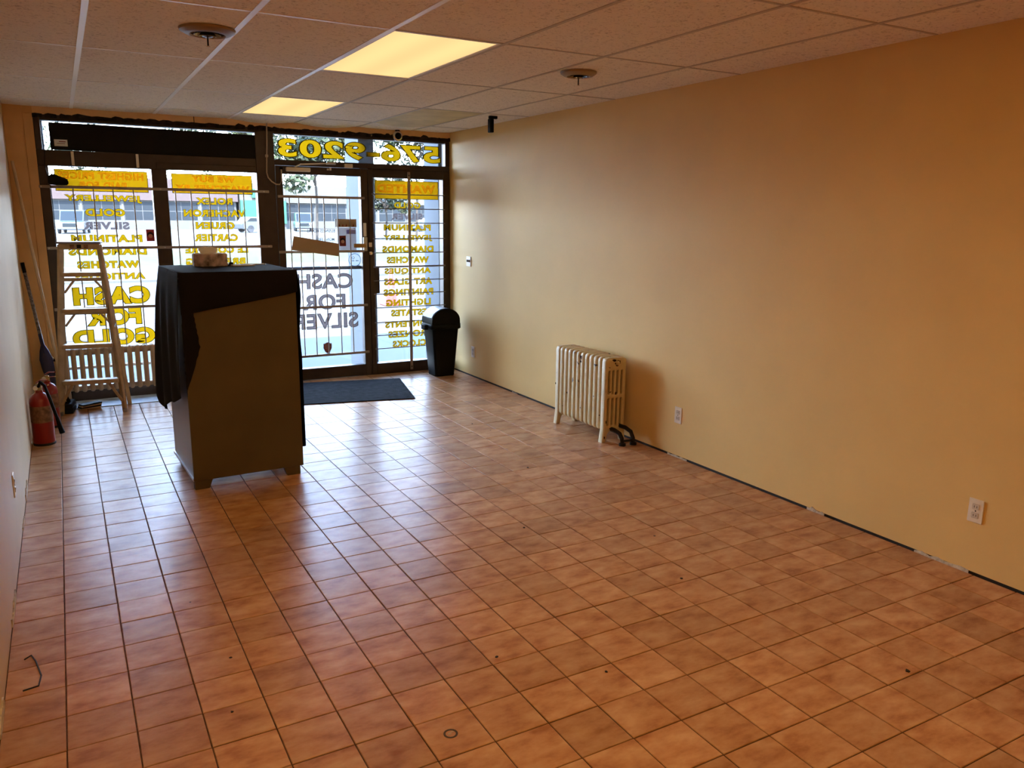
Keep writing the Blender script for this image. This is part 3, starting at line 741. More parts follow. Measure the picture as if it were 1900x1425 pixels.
# things on the counter (top of cloth z = 1.316)
T = 1.3165
t = thing('tissue_box', (.835, 5.50, T), 'floral tissue box with a white tissue sticking out, on the black cloth', 'tissue box')
o8 = [(-.105, -.045), (-.055, -.085), (.02, -.09), (.098, -.06), (.105, .03), (.06, .07), (-.05, .075), (-.105, .03)]
obj('carton', prism([(.835 + a, 5.50 + b) for a, b in o8], T, T + .078, 'z', .003), M['tissue_a'], t)
obj('top_panel', prism([(.835 + a * .93, 5.50 + b * .93) for a, b in o8], T + .078, T + .081, 'z'), M['paper'], t)
bm = bmesh.new(); n = 12
rg = []
for k, (rr, zz) in enumerate(((.030, .081), (.036, .096), (.030, .110), (.018, .120))):
    rg.append([bm.verts.new((.822 + rr * 1.5 * math.cos(q * 2 * math.pi / n) * (1 + .2 * math.sin(q * 3 + k)), 5.50 + rr * .5 * math.sin(q * 2 * math.pi / n), T + zz + .006 * math.sin(q * 2.1 + k))) for q in range(n)])
for k in range(3):
    for q in range(n): bm.faces.new((rg[k][q], rg[k][(q + 1) % n], rg[k + 1][(q + 1) % n], rg[k + 1][q]))
bm.faces.new(rg[-1]); bmesh.ops.recalc_face_normals(bm, faces=bm.faces)
obj('tissue', bm, M['paper'], t, True)
tag(obj('notepad', box(.955, 1.095, 5.39, 5.48, T, T + .008, .001), mat('cream_pad', (.62, .58, .42), .7, .2)), 'small cream notepad on the black cloth right of the tissue box', 'notepad')
tag(obj('paper_sheet', box(1.06, 1.20, 5.55, 5.64, T, T + .002), M['paper']), 'thin white sheet of paper at the back right of the cabinet top', 'paper')
t = thing('key_bunch', (.965, 5.50, T), 'small dark bunch of keys between tissue box and notepad', 'keys')
b = ring(.955, 5.53, .012, .015, 0, .003, 14); b.transform(Matrix.Translation((0, 0, T)) @ Matrix(((1, 0, 0, 0), (0, 0, 1, 0), (0, 1, 0, 0), (0, 0, 0, 1)))); obj('key_ring', b, M['pipe'], t)
for k, a in enumerate((.2, 1.0, -.7)):
    bm = box(0, .05, -.006, .006, T + .002 + .003 * k, T + .005 + .003 * k, .001); bm.transform(Matrix.Translation((.955, 5.53, 0)) @ Matrix.Rotation(a - 1.2, 4, 'Z')); obj('key', bm, M['pipe'], t)
obj('key_fob', box(.95, .975, 5.47, 5.50, T, T + .022, .006, 2), M['black'], t)

# ------------------------------------------------------------------ radiators
def spline2d(cu, pts):
    s = cu.splines.new('POLY'); s.points.add(len(pts) - 1)
    for p, q in zip(s.points, pts): p.co = (q[0], q[1], 0, 1)
    s.use_cyclic_u = True
def rrect(x0, x1, y0, y1, r, n=4):
    out = []
    for cx, cy, a0 in ((x1 - r, y1 - r, 0), (x0 + r, y1 - r, 90), (x0 + r, y0 + r, 180), (x1 - r, y0 + r, 270)):
        for k in range(n + 1):
            a = R(a0 + 90 * k / n); out.append((cx + r * math.cos(a), cy + r * math.sin(a)))
    return out
def section_bm(outer, holes, half, bev):
    cu = bpy.data.curves.new('s', 'CURVE'); cu.dimensions = '2D'; cu.fill_mode = 'BOTH'
    cu.extrude = half - bev; cu.bevel_depth = bev; cu.bevel_resolution = 2; cu.offset = -bev
    spline2d(cu, outer)
    for h in holes: spline2d(cu, h)
    o = bpy.data.objects.new('s', cu); C.objects.link(o); bpy.context.view_layer.update()
    me = bpy.data.meshes.new_from_object(o.evaluated_get(bpy.context.evaluated_depsgraph_get()))
    bm = bmesh.new(); bm.from_mesh(me); bpy.data.objects.remove(o); bpy.data.curves.remove(cu); bpy.data.meshes.remove(me)
    bmesh.ops.remove_doubles(bm, verts=bm.verts, dist=.0002)
    bmesh.ops.recalc_face_normals(bm, faces=bm.faces)
    return bm
# wall radiator: local x = depth from room to wall, curve y = height
RX0, RX1, RZ0, RZ1 = 3.402, 3.592, .085, .640
dep = RX1 - RX0; pitch_h = dep / 5
holes = []
for k in range(1, 5):
    c = k * pitch_h + .0
    holes.append(rrect(c - .009, c + .009, .125, .335, .008)); holes.append(rrect(c - .009, c + .009, .365, .545, .008))
NS, y_near, y_far = 12, 4.655, 5.345
pit = (y_far - y_near) / NS
rt = thing('radiator', (3.5, 5.0, 0), 'chipped cream cast-iron radiator standing at the peach right wall', 'radiator')
def to_wall(bm, yc):   # (u, v, w) -> (RX0+u, yc+w, v)
    bm.transform(Matrix(((1, 0, 0, RX0), (0, 0, 1, yc), (0, 1, 0, 0), (0, 0, 0, 1)))); bmesh.ops.recalc_face_normals(bm, faces=bm.faces); return bm
mid = section_bm(rrect(0, dep, RZ0, RZ1, .030), holes, pit / 2 - .0055, .014)
end_outer = [(.0, .61), (.008, .632), (.03, .640), (dep - .03, .640), (dep - .008, .632), (dep, .61), (dep, .10), (dep + .012, .0), (dep - .02, .0), (dep - .035, .06), (dep - .06, .085), (.06, .085), (.035, .06), (.022, .0), (-.012, .0), (0, .10)]
endb = section_bm(end_outer, holes, pit / 2 - .002, .010)
to_wall(mid, y_near + pit * 1.5)
mid_o = obj('section', mid, M['rad'], rt, True)
for k in range(2, NS - 1):
    c = mid_o.copy(); C.objects.link(c); c.parent = rt; c.location = (0, pit * (k - 1), 0)
e_o = obj('end_section', to_wall(endb, y_near + pit / 2), M['rad'], rt, True)
c = e_o.copy(); C.objects.link(c); c.parent = rt; c.location = (0, pit * (NS - 1), 0)
for zz in (.105, .60):
    obj('tie_rod', tube([(RX0 + dep / 2, y_near + .01, zz), (RX0 + dep / 2, y_far - .01, zz)], .022, 10), M['rad'], rt)
b = lathe([(.017, 0), (.017, .008), (.010, .012), (.010, .016)], 6); b.transform(Matrix.Translation((RX0 + dep * .55, y_near, .60)) @ Matrix.Rotation(R(90), 4, 'X')); obj('plug', b, M['rad'], rt)
rust = mat('rust_chip', (.030, .012, .009), .85, .2, noise_s=60, noise_a=.6)
rr_ = random.Random(4)
def chip(cx, cz, y, w_, h_):
    pts = [(cx + math.cos(q * .63) * w_ * rr_.uniform(.55, 1.1), cz + math.sin(q * .63) * h_ * rr_.uniform(.55, 1.1)) for q in range(10)]
    obj('rust_chip', prism(pts, y - .0012, y + .002, 'y'), rust, rt)
for a in ((3.478, .622, .024, .010), (3.515, .606, .024, .018), (3.49, .598, .010, .010), (3.503, .582, .016, .007), (3.50, .37, .010, .014), (3.42, .16, .006, .016), (3.46, .105, .012, .006), (3.41, .04, .006, .012)):
    chip(a[0], a[1], y_near + .0022, a[2], a[3])
for a in ((4.982, .602, .012, .020), (4.983, .566, .010, .012), (5.335, .33, .006, .010), (4.72, .20, .008, .004)):
    pts = [(a[0] + math.cos(q * .63) * a[2] * rr_.uniform(.55, 1.1), a[1] + math.sin(q * .63) * a[3] * rr_.uniform(.55, 1.1)) for q in range(10)]
    obj('rust_chip', prism(pts, RX0 - .0015, RX0 + .004, 'x'), rust, rt)
obj('supply_pipe', tube([(3.47, 4.70, .10), (3.475, 4.62, .10), (3.482, 4.565, .085), (3.486, 4.54, .05), (3.487, 4.535, .0)], .016, 10), M['pipe'], rt, True)
obj('supply_pipe', tube([(3.55, 4.70, .115), (3.558, 4.60, .115), (3.572, 4.55, .095), (3.578, 4.53, .05), (3.579, 4.525, .0)], .016, 10), M['pipe'], rt, True)
for xx, yy in ((3.487, 4.535), (3.579, 4.525)):
    b = lathe([(.026, 0), (.026, .018), (.018, .022)], 12); b.transform(Matrix.Translation((xx, yy, 0))); obj('pipe_collar', b, M['pipe'], rt)
obj('pipe_link', tube([(3.487, 4.535, .035), (3.579, 4.525, .035)], .009, 8), M['pipe'], rt)

# window radiator: columns along x
wr = thing('radiator', (.35, 7.795, 0), 'tan column radiator under the far left window behind the ladder', 'radiator')
P2, n2, xs0 = .0632, 14, -.088
col = section_bm(rrect(-.0205, .0205, .105, .492, .020, 5), [], .050, .018)
col.transform(Matrix(((1, 0, 0, 0), (0, 0, 1, 7.795), (0, 1, 0, 0), (0, 0, 0, 1)))); bmesh.ops.recalc_face_normals(col, faces=col.faces)
col.transform(Matrix.Translation((xs0 + .03, 0, 0)))
co = obj('section', col, M['rad2'], wr, True)
for k in range(1, n2):
    c = co.copy(); C.objects.link(c); c.parent = wr; c.location = (P2 * k, 0, 0)
for zz, r_ in ((.455, .030), (.135, .022)):
    obj('header_tube', tube([(xs0 + .012, 7.795, zz), (xs0 + .05 + P2 * (n2 - 1), 7.795, zz)], r_, 12), M['rad2'], wr, True)
for xx in (xs0 + .03, xs0 + .03 + P2 * (n2 - 1)):
    for yy in (7.765, 7.825):
        obj('leg', tube([(xx, yy, .12), (xx, yy + (yy - 7.795) * .3, .004)], .018, 8, .024), M['rad2'], wr)
obj('valve_pipe', tube([(xs0 + .015, 7.795, .40), (xs0 - .06, 7.795, .40), (xs0 - .075, 7.795, .385), (xs0 - .078, 7.795, .004)], .013, 8), M['pipe'], wr, True)
b = lathe([(.020, 0), (.024, .008), (.022, .018), (.008, .02)], 12); b.transform(Matrix.Translation((xs0 - .078, 7.775, .42)) @ Matrix.Rotation(R(90), 4, 'X')); obj('valve_knob', b, M['brass'], wr, True)

# ------------------------------------------------------------------ rubbish bin
BX, BY = 3.405, 7.60
bt = thing('rubbish_bin', (BX, BY, 0), 'black swing-lid rubbish bin in the corner by the sidelight', 'bin')
def loft(rings, n=6, close=True):
    bm = bmesh.new(); prev = None; first = None
    for (hx, hy, z, r) in rings:
        pts = rrect(-hx, hx, -hy, hy, min(r, hx * .98, hy * .98), n)
        cur = [bm.verts.new((BX + x, BY + y, z)) for x, y in pts]
        if prev:
            for k in range(len(cur)): bm.faces.new((prev[k], prev[(k + 1) % len(cur)], cur[(k + 1) % len(cur)], cur[k]))
        else: first = cur
        prev = cur
    if close: bm.faces.new(first[::-1]); bm.faces.new(prev)
    bmesh.ops.recalc_face_normals(bm, faces=bm.faces); return bm
obj('body', loft([(.108, .105, .002, .03), (.112, .108, .018, .03), (.110, .106, .022, .03), (.148, .138, .515, .035)]), M['black'], bt, True)
obj('rim', loft([(.160, .148, .500, .04), (.168, .155, .508, .04), (.168, .155, .540, .04), (.160, .148, .552, .04)]), M['black'], bt, True)
for s in (-1, 1):
    obj('handle', box(BX + s * .185 - .02, BX + s * .185 + .02, BY - .05, BY + .05, .492, .545, .007, 2), M['black'], bt, True)
# domed lid: arch in x, straight in y
arch = [(-.158, .552), (-.158, .590)] + [(-.158 * math.cos(a), .590 + .125 * math.sin(a)) for a in [R(12 * k) for k in range(1, 15)]] + [(.158, .590), (.158, .552)]
obj('lid', prism([(BX + a, b) for a, b in arch], BY - .140, BY + .140, 'y', .006), M['black'], bt, True)
bm = bmesh.new(); rows = []
for k in range(7):
    a = R(14 + 12 * k); x, z = BX - .161 * math.cos(a), .590 + .129 * math.sin(a)
    rows.append([bm.verts.new((x, BY + y, z)) for y in (-.118, .118)] )
for k in range(6): bm.faces.new((rows[k][0], rows[k][1], rows[k + 1][1], rows[k + 1][0]))
bmesh.ops.recalc_face_normals(bm, faces=bm.faces); bmesh.ops.solidify(bm, geom=bm.faces[:], thickness=.004)
o = obj('swing_flap', bm, M['flap'], bt, True); o['label'] = 'swing flap, sky reflection coloured pale'

# ------------------------------------------------------------------ door mat
P0, P1 = Vector((2.718, 6.648)), Vector((2.924, 7.568)); dx = (Vector((1.947, 7.782)) - P1).normalized()
q = [P0, P1, P1 + dx * 1.55, P0 + dx * 1.55]
tag(obj('door_mat', prism([(v.x, v.y) for v in q], .0012, .009, 'z', .003), M['mat_rubber']), 'dark grey ribbed rubber mat on the tiles before the glass door', 'mat')

# ------------------------------------------------------------------ step ladder
lt = thing('step_ladder', (.112, 7.35, 0), 'tan folding step ladder standing before the far left window', 'ladder', rz=R(-9))
LB, LT, TH = .240, .140, 1.385
def fx(z): return LB + (LT - LB) * z / TH
def fy(z): return .15 * z / TH
def by(z): return .265 + (.19 - .265) * z / TH
for s in (-1, 1):
    obj('front_rail', bar((s * fx(0), 0, .004), (s * fx(TH), fy(TH), TH), .022, .055), M['ladder'], lt, world=False)
    obj('rear_rail', bar((s * (fx(0) + .012), by(0), .004), (s * (fx(TH) - .0), by(TH), TH), .018, .032), M['ladder'], lt, world=False)
    obj('rail_shoe', box(s * fx(0) - .016, s * fx(0) + .016, -.034, .034, 0, .03, .003), M['greycap'], lt, world=False)
for z in (.285, .58, .87, 1.165):
    obj('tread', box(-fx(z) + .008, fx(z) - .008, fy(z) - .04, fy(z) + .045, z - .034, z, .004), M['ladder'], lt, world=False)
for z in (.52, .82, 1.10):
    if z > .6: obj('rear_brace', box(-fx(z), fx(z), by(z) - .008, by(z) + .008, z - .014, z + .014, .003), M['ladder'], lt, world=False)
    for s in (-1, 1):
        if z > .6: obj('gusset', bar((s * (fx(z) - .005), by(z), z - .11), (s * (fx(z) - .085), by(z), z - .005), .006, .018, .001), M['ladder'], lt, world=False)
for s in (-1, 1):
    obj('gusset', bar((s * (fx(.1) - .005), fy(.1) - .02, .09), (s * (fx(.28) - .09), fy(.28) - .02, .26), .006, .022, .001), M['ladder'], lt, world=False)
    obj('spreader', bar((s * (fx(.7) + .014), fy(.7), .70), (s * (fx(.7) + .014), by(.7), .72), .004, .018, .001), M['greycap'], lt, world=False)
obj('top_cap', box(-.150, .150, fy(TH) - .055, by(TH) + .03, TH - .035, TH + .012, .006), M['ladder'], lt, world=False)
obj('cap_tray', box(-.165, .160, fy(TH) - .065, by(TH) + .04, TH + .012, TH + .028, .006, 2), M['greycap'], lt, world=False)
for k, a in enumerate((-.05, .0, .05)): obj('cap_label', box(a - .016, a + .016, fy(TH) - .0575, fy(TH) - .055, TH - .026, TH + .004), M['label'] if k != 1 else M['dark'], lt, world=False)

# ------------------------------------------------------------------ corner: broom, paddle, extinguishers
t = thing('push_broom', (-.06, 7.51, 0), 'push broom with long pale wooden handle leaning in the left corner', 'broom')
obj('handle', tube([(-.285, 7.875, 2.05), (-.082, 7.50, .09)], .0125, 10), M['wood'], t, True)
bm = box(-.11, .11, -.03, .03, .05, .085, .006); bm.transform(Matrix.Translation((-.055, 7.51, 0)) @ Matrix.Rotation(R(82), 4, 'Z')); obj('head', bm, M['blackmatte'], t)
bm = box(-.105, .105, -.034, .034, .004, .052, .004); bm.transform(Matrix.Translation((-.055, 7.51, 0)) @ Matrix.Rotation(R(82), 4, 'Z')); obj('bristles', bm, M['blackmatte'], t)
obj('socket', tube([(-.085, 7.505, .13), (-.060, 7.51, .07)], .020, 8), M['black'], t)
t = thing('slat_bundle', (.08, 7.54, 0), 'low dark slats with pale edges lying at the foot of the ladder', 'slats')
for k in range(4):
    bm = box(-.085, .085, -.035, .035, .002 + k * .013, .014 + k * .013, .002); bm.transform(Matrix.Translation((.085 + .004 * k, 7.56 - .008 * k, 0)) @ Matrix.Rotation(R(14 + 5 * k), 4, 'Z')); obj('slat', bm, M['black'] if k % 2 else M['wood'], t)
t = thing('paddle', (-.17, 7.55, 0), 'long stick with patterned wrap and blue leaf-shaped blade in the left corner', 'paddle')
a, b = Vector((-.292, 7.76, 1.235)), Vector((-.150, 7.60, .06)); L = lambda k: a + (b - a) * k
obj('grip', tube([L(0), L(.07)], .015, 8), M['black'], t)
obj('wrapped_shaft', tube([L(.07), L(.50)], .0135, 8), M['wrap'], t)
obj('lower_shaft', tube([L(.50), L(.64)], .015, 8), M['navy'], t)
bl = tube([L(.58), L(.62), L(.68), L(.76), L(.85), L(.93), L(1)], .02, 12)
me = obj('blade', bl, M['navy'], t, True).data
for k in range(7):
    wv = (.8, 1.7, 2.5, 2.3, 1.5, .9, .5)[k]
    ctr = sum((me.vertices[k * 12 + q].co for q in range(12)), Vector()) / 12
    for q in range(12):
        v = me.vertices[k * 12 + q]; dlt = v.co - ctr; v.co = ctr + Vector((dlt.x * wv, dlt.y * .6, dlt.z))
def extinguisher(x, y, s, label, hose=True):
    t = thing('fire_extinguisher', (x, y, 0), label, 'fire extinguisher', 'fire extinguishers in the left corner')
    r = .071 * s
    def T_(bm): bm.transform(Matrix.Translation((x, y, 0))); return bm
    obj('cylinder', T_(lathe([(r * .92, 0), (r, .01), (r, .31 * s), (r * .93, .34 * s), (r * .70, .365 * s), (r * .36, .382 * s), (r * .32, .40 * s)], 24)), M['red'], t, True)
    obj('base_ring', T_(lathe([(r * 1.01, .0), (r * 1.03, .004), (r * 1.03, .016), (r * 1.0, .018)], 24, False)), M['dark'], t, True)
    obj('paper_label', T_(lathe([(r * 1.008, .17 * s), (r * 1.008, .29 * s)], 24, False)), M['label'], t, True)
    obj('valve', T_(lathe([(.020 * s, .395 * s), (.022 * s, .41 * s), (.022 * s, .435 * s), (.014 * s, .445 * s)], 12)), M['brass'], t, True)
    obj('carry_handle', tube([(x, y + .01, .43 * s), (x + .02, y - .02, .436 * s), (x + .06, y - .06, .442 * s)], .008, 6, None, True, (1.3, .6)), M['chrome'], t)
    obj('squeeze_lever', tube([(x - .01, y + .01, .45 * s), (x + .02, y - .02, .475 * s), (x + .06, y - .07, .480 * s)], .008, 6, None, True, (1.3, .6)), M['red'], t)
    b = lathe([(.016, 0), (.016, .012)], 12); b.transform(Matrix.Translation((x - .02, y - .02, .42 * s)) @ Matrix.Rotation(R(90), 4, 'X')); obj('gauge', b, M['plate'], t)
    if hose:
        obj('hose', tube([(x + .0, y - .03, .43), (x + .015, y - .075, .47), (x + .04, y - .09, .445), (x + .065, y - .085, .34), (x + .095, y - .075, .20)], .011, 8), M['black'], t, True)
        obj('nozzle', tube([(x + .094, y - .075, .205), (x + .118, y - .07, .085)], .012, 10, .019), M['black'], t, True)
extinguisher(-.232, 6.50, 1.0, 'nearer red fire extinguisher with black hose standing at the left wall')
extinguisher(-.19, 7.02, .92, 'farther red fire extinguisher half hidden behind the first one', False)

# ------------------------------------------------------------------ wall plates
def outlet(y, z, label, wall='R', slots=2):
    x = XR if wall == 'R' else XL; s = -1 if wall == 'R' else 1
    t = thing('wall_outlet', (x, y, z), label, 'outlet', 'wall outlets')
    a, b = sorted((x, x + s * .006)); obj('cover_plate', box(a, b, y - .036, y + .036, z - .058, z + .058, .0025), M['plate'], t)
    for k in (-1, 1):
        a, b = sorted((x + s * .005, x + s * .009))
        sk = obj('socket', box(a, b, y - .017, y + .017, z + k * .021 - .014, z + k * .021 + .014, .003), M['socket'], t)
        for q in (-.006, .006):
            a, b = sorted((x + s * .008, x + s * .0095)); obj('slot', box(a, b, y + q - .0012, y + q + .0012, z + k * .021 - .005, z + k * .021 + .005), M['dark'], sk)
    a, b = sorted((x + s * .005, x + s * .008)); obj('screw', box(a, b, y - .003, y + .003, z - .003, z + .003, .001), M['dark'], t)
outlet(2.023, .314, 'ivory double outlet on the peach wall, the nearest one at right')
outlet(4.130, .305, 'ivory double outlet on the peach wall just right of the cream radiator')
outlet(7.340, .263, 'ivory double outlet on the right wall beside the black bin')
outlet(4.47, .325, 'ivory double outlet low on the left wall', 'L')
t = thing('switch_plate', (XR, 7.44, 1.193), 'pale switch plate on the right wall above the bin', 'switch')
obj('cover_plate', box(XR - .007, XR, 7.39, 7.49, 1.143, 1.243, .0025), M['plate'], t)
for yy in (7.42, 7.46): obj('toggle', box(XR - .016, XR - .006, yy - .006, yy + .006, 1.186, 1.210, .002), M['dark'], t)
# floor bits
t = thing('torn_seal', (.962, 2.096, .001), 'torn ring of sticker paper on the tiles near the camera', 'litter')
b = ring(0, 0, .017, .024, 0, .0006, 16); b.transform(Matrix.Translation((.962, 2.096, .0008)) @ Matrix(((1, 0, 0, 0), (0, 0, 1, 0), (0, 1, 0, 0), (0, 0, 0, 1)))); bmesh.ops.recalc_face_normals(b, faces=b.faces)
obj('ring', b, mat('grime_ring', (.07, .045, .02), .7, .2), t)
obj('scrap', prism([(.952, 2.100), (.972, 2.107), (.978, 2.098), (.966, 2.099), (.96, 2.090), (.951, 2.092)], .0008, .0014, 'z'), mat('scrap_paper', (.45, .34, .20), .8, .2), t)
tag(obj('bent_wire', tube([(-.262, 3.25, .003), (-.24, 3.27, .004), (-.225, 3.22, .003), (-.205, 3.10, .003), (-.212, 3.03, .003), (-.26, 3.02, .003)], .0028, 6), M['dark']), 'thin dark bent wire on the tiles by the left wall', 'wire')
CR = ['dark crumb on the tiles right of the torn paper ring', 'dark crumb on the tiles beyond the torn paper ring', 'dark crumb on the left tiles, leftmost of all', 'largest dark crumb, on the tiles toward the lower right corner',
      'dark crumb on the right-hand tiles, toward the nearest wall outlet', 'dark crumb in the middle of the tiled floor', 'dark crumb on the tiles in front of the cream radiator', 'farthest dark crumb, on the tiles beyond the cream radiator']
for k, (x, y, s) in enumerate(((1.62, 2.15, .006), (1.31, 2.43, .006), (.36, 2.55, .005), (2.62, 1.62, .009), (2.39, 2.62, .007), (2.05, 3.5, .006), (2.6, 4.4, .007), (2.78, 5.6, .006))):
    bm = prism([(x + s * math.cos(q) * random.uniform(.6, 1.3), y + s * math.sin(q) * random.uniform(.6, 1.3)) for q in [i * 1.05 for i in range(6)]], .0008, .004, 'z')
    tag(obj('floor_crumb', bm, M['dark']), CR[k], 'dirt', 'dark crumbs on the tiles')

# ------------------------------------------------------------------ outside
def ground(name, y0, y1, m, x0=-60, x1=120, z=-.12):
    return struct(name, box(x0, x1, y0, y1, z - .1, z), m)
GZ = -.12
ground('pavement', 8.0, 12.6, M['pave']); ground('road', 12.6, 23.5, M['road'], z=GZ - .06); ground('far_pavement', 23.5, 30.0, M['pave'])
ground('lawn', 30.0, 41.5, M['grass']); ground('parking_lot', 41.5, 170, M['lot'], z=GZ - .02)
struct('kerb', box(-60, 120, 12.5, 12.66, -.3, -.10), M['line'])
for k, yy in enumerate((14.3, 14.55, 17.8, 21.6)): struct('road_line', box(-60, 120, yy, yy + .12, GZ - .065, GZ - .055), M['line'])
struct('door_step', box(-.1, 3.65, 8.0, 8.35, GZ - .05, -.03, .01), M['pave'])
for nm, a, b, y1 in (('shopfront_pier', 2.70, 2.862, 8.46), ('shopfront_pier', 3.578, 4.6, 8.42), ('shopfront_pier', -1.2, -.045, 8.42)):
    tag(obj(nm, box(a, b, 8.02, y1, GZ, 2.75, .006), M['render_w']), kind='structure')

# shops across the lot
def shop(name, label, x0, x1, y, zt, zf, fascia, wallm, n, ztop=None):
    t = thing(name, ((x0 + x1) / 2, y, GZ), label, 'building')
    obj('wall', box(x0, x1, y + .3, y + 12, GZ - .1, zt, 0), wallm, t)
    obj('fascia', box(x0 - .1, x1 + .1, y - .3, y + .4, zf, zt + .2), fascia, t)
    obj('bulkhead', box(x0, x1, y + .1, y + .35, GZ - .1, .75), M['facade'], t)
    wv = (x1 - x0) / n
    for k in range(n):
        a = x0 + k * wv
        obj('pillar', box(a - .12, a + .12, y + .05, y + .35, .6, zf), M['facade'], t)
        fr = obj('window', box(a + .12, a + wv - .12, y + .16, y + .30, .75, zf - .05), M['line'], t)
        for q in range(2):
            for zz in ((.85, 1.8), (1.9, zf - .15)):
                obj('pane', box(a + .2 + q * (wv - .4) / 2, a + .12 + (q + 1) * (wv - .4) / 2, y + .12, y + .17, zz[0], zz[1]), M['shopglass'], fr)
shop('shop_building', 'low pink-brick shop row across the parking lot, seen through the left windows', -14, 18.6, 100, 5.2, 3.0, M['brick'], M['facade'], 8)
shop('shop_building', 'pale shop row across the parking lot, seen through door and sidelight', 24.5, 78, 102, 4.9, 3.0, M['facade'], M['facade'], 13)
t = thing('green_kiosk', (21.2, 99.5, GZ), 'bright green shop front across the lot behind the middle window', 'building')
obj('wall', box(18.9, 24.2, 99.6, 108, GZ - .1, 5.2), M['facade'], t)
obj('green_front', box(18.9, 24.2, 99.3, 99.7, .5, 3.2), M['mint'], t)
dr = obj('door', box(21.0, 22.4, 99.2, 99.35, .0, 2.6), mat('dark_mint', (.04, .30, .15), .6, .3), t)
obj('sign_board', box(20.2, 22.6, 99.1, 99.35, 3.5, 4.5), M['mint'], t)

def vehicle(name, label, x, y, rz, paint, L_=4.6, W_=1.85, H_=1.75, cat='car'):
    z0 = GZ - .02
    t = thing(name, (x, y, z0), label, cat, rz=rz)
    a = L_ / 2
    obj('body', prism([(-a, .35), (-a + .05, .95), (-a * .62, 1.02), (a * .9, 1.0), (a, .85), (a, .35), (a * .5, .28), (-a * .5, .28)], -W_ / 2, W_ / 2, 'y', .06), paint, t, True, world=False)
    obj('cabin', prism([(-a * .55, 1.0), (-a * .18, H_), (a * .62, H_), (a * .85, 1.0)], -W_ / 2 + .12, W_ / 2 - .12, 'y', .05), paint, t, True, world=False)
    obj('windscreen', prism([(-a * .52 - .02, 1.06), (-a * .22 - .03, H_ - .1), (-a * .20, H_ - .1), (-a * .50, 1.06)], -W_ / 2 + .2, W_ / 2 - .2, 'y'), M['carglass'], t, world=False)
    for s in (-1, 1):
        y_ = s * (W_ / 2 - .115)
        obj('side_window', prism([(-a * .42, 1.06), (-a * .14, H_ - .12), (a * .58, H_ - .12), (a * .76, 1.06)], y_ - .008, y_ + .008, 'y'), M['carglass'], t, world=False)
        obj('headlight', box(-a - .01, -a + .08, s * (W_ / 2 - .30) - .16, s * (W_ / 2 - .30) + .16, .72, .90, .02), M['whitemetal'], t, world=False)
        for q in (-a * .62, a * .62):
            b = lathe([(.12, -.1), (.34, -.1), (.36, -.07), (.36, .07), (.34, .1), (.12, .1)], 16); b.transform(Matrix.Translation((q, s * (W_ / 2 - .1), .36)) @ Matrix.Rotation(R(90), 4, 'X')); obj('wheel', b, M['tyre'], t, True, world=False)
    obj('grille', box(-a - .015, -a + .05, -W_ * .26, W_ * .26, .55, .86, .02), M['carglass'], t, world=False)
    obj('bumper', box(-a - .04, -a + .06, -W_ / 2 + .05, W_ / 2 - .05, .34, .50, .03), M['carblue'], t, world=False)
vehicle('pickup_truck', 'white truck parked facing the shop, seen through the left window', 1.15, 79, R(82), M['carwhite'], 5.2, 2.05, 1.95, 'truck')
vehicle('van', 'pale van parked beyond the grass, seen through the glass door', 23.2, 88, R(78), M['carwhite'], 4.8, 1.9, 1.95, 'van')
vehicle('car', 'silver car parked by the green shop, at the right edge of the middle window', 17.2, 82, R(200), M['carblue'], 4.5, 1.8, 1.5)
vehicle('car', 'pale car parked far off behind the sidelight lettering', 37.0, 86, R(5), M['carwhite'], 4.5, 1.8, 1.5)

t = thing('traffic_cone', (5.90, 15.65, GZ - .06), 'orange traffic cone on the road behind the sidelight', 'cone')
b = lathe([(.17, .03), (.165, .06), (.03, .74), (.02, .75)], 16); b.transform(Matrix.Translation((5.90, 15.65, GZ - .06))); obj('cone', b, M['conecol'], t, True)
obj('base', box(5.70, 6.10, 15.45, 15.85, GZ - .06, GZ - .025, .01), M['conecol'], t)
b = lathe([(.128, .25), (.092, .42)], 16, False); b.transform(Matrix.Translation((5.90, 15.65, GZ - .057))); obj('white_band', b, M['line'], t, True)
t = thing('parking_post', (11.1, 78, GZ), 'thin pale post with a box on the parking lot', 'post')
obj('post', box(11.04, 11.16, 77.94, 78.06, GZ - .02, 1.6), M['facade'], t); obj('post_box', box(10.8, 11.4, 77.85, 78.15, 1.5, 1.95, .04), M['facade'], t)

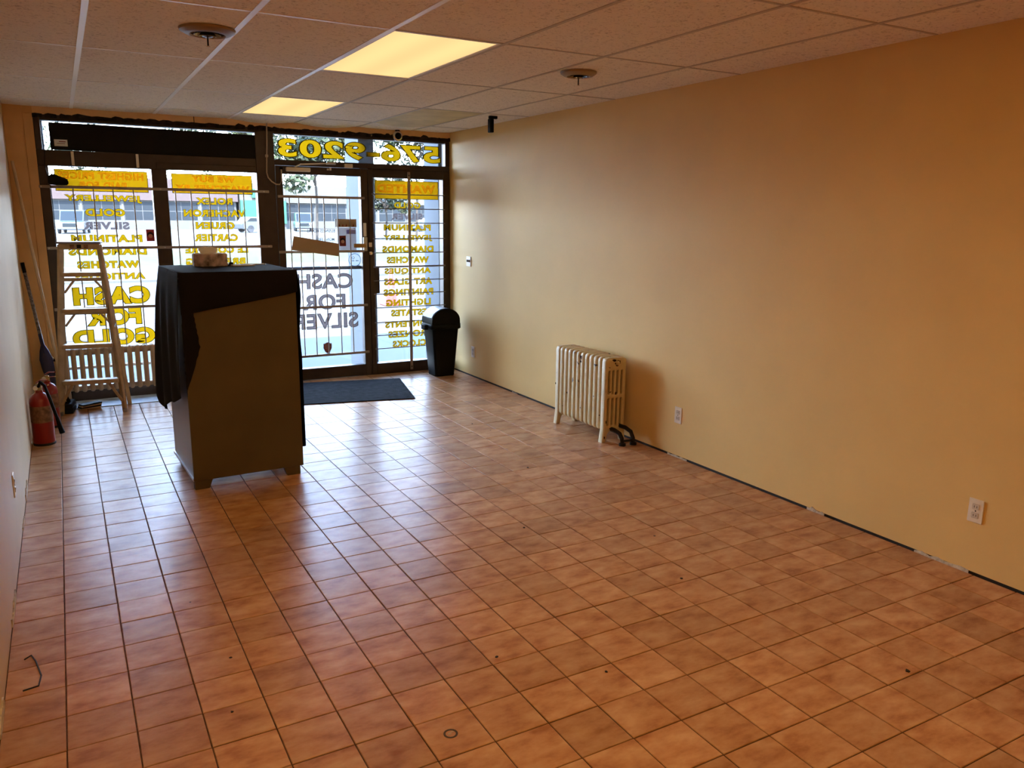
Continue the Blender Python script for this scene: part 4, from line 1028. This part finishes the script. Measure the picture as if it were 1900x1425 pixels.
def tree(x, y, zc, r, h, label, n=2600, seed=1):
    rnd = random.Random(seed); t = thing('tree', (x, y, GZ), label, 'tree', 'trees across the street')
    obj('trunk', tube([(x, y, GZ), (x + .1, y, zc * .4), (x - .05, y, zc)], .09, 8, .06), M['bark'], t)
    for k in range(6):
        a = k * 1.05 + rnd.random(); e = Vector((x + math.cos(a) * r * .7, y + math.sin(a) * r * .7, zc + rnd.uniform(-.1, .5) * h))
        obj('branch', tube([(x, y, zc * rnd.uniform(.55, .8)), (x + (e.x - x) * .5, y + (e.y - y) * .5, zc * .9), e], .06, 6, .02), M['bark'], t)
    bm = bmesh.new()
    cl_ = [(Vector((rnd.gauss(0, .42), rnd.gauss(0, .42), rnd.gauss(0, .38))), rnd.uniform(.15, .34)) for _ in range(26)]
    for k in range(n):
        c, s = rnd.choice(cl_); d = Vector((rnd.gauss(0, 1), rnd.gauss(0, 1), rnd.gauss(0, 1))).normalized() * rnd.random() ** .4 * s
        p = Vector((x, y, zc)) + Vector(((c + d).x * r, (c + d).y * r, (c + d).z * h))
        if p.z < 1.6: continue
        u = Vector((rnd.gauss(0, 1), rnd.gauss(0, 1), rnd.gauss(0, 1))).normalized(); v = u.orthogonal().normalized(); sz = rnd.uniform(.12, .26)
        vs = [bm.verts.new(p + u * sz), bm.verts.new(p + v * sz * .6), bm.verts.new(p - u * sz), bm.verts.new(p - v * sz * .6)]; bm.faces.new(vs)
    tag(obj('foliage', bm, M['leaf'], t), kind='stuff')
tree(14.0, 50, 6.0, 4.3, 3.7, 'leafy tree across the street, behind the top of the glass door', 5200, 3)
tree(21.5, 52, 7.0, 4.6, 3.6, 'leafy tree across the street, behind the right half of the phone number', 4200, 5)
tree(23.0, 62, 3.4, 2.2, 1.9, 'small leafy tree far behind the left edge of the sidelight', 2000, 8)
tree(3, 120, 9.0, 6, 4.2, 'far tree above the shop roof, behind the far left window', 1800, 11)
tree(13, 122, 9.5, 6, 4.5, 'far tree above the shop roof, behind the middle of the left windows', 1800, 12)
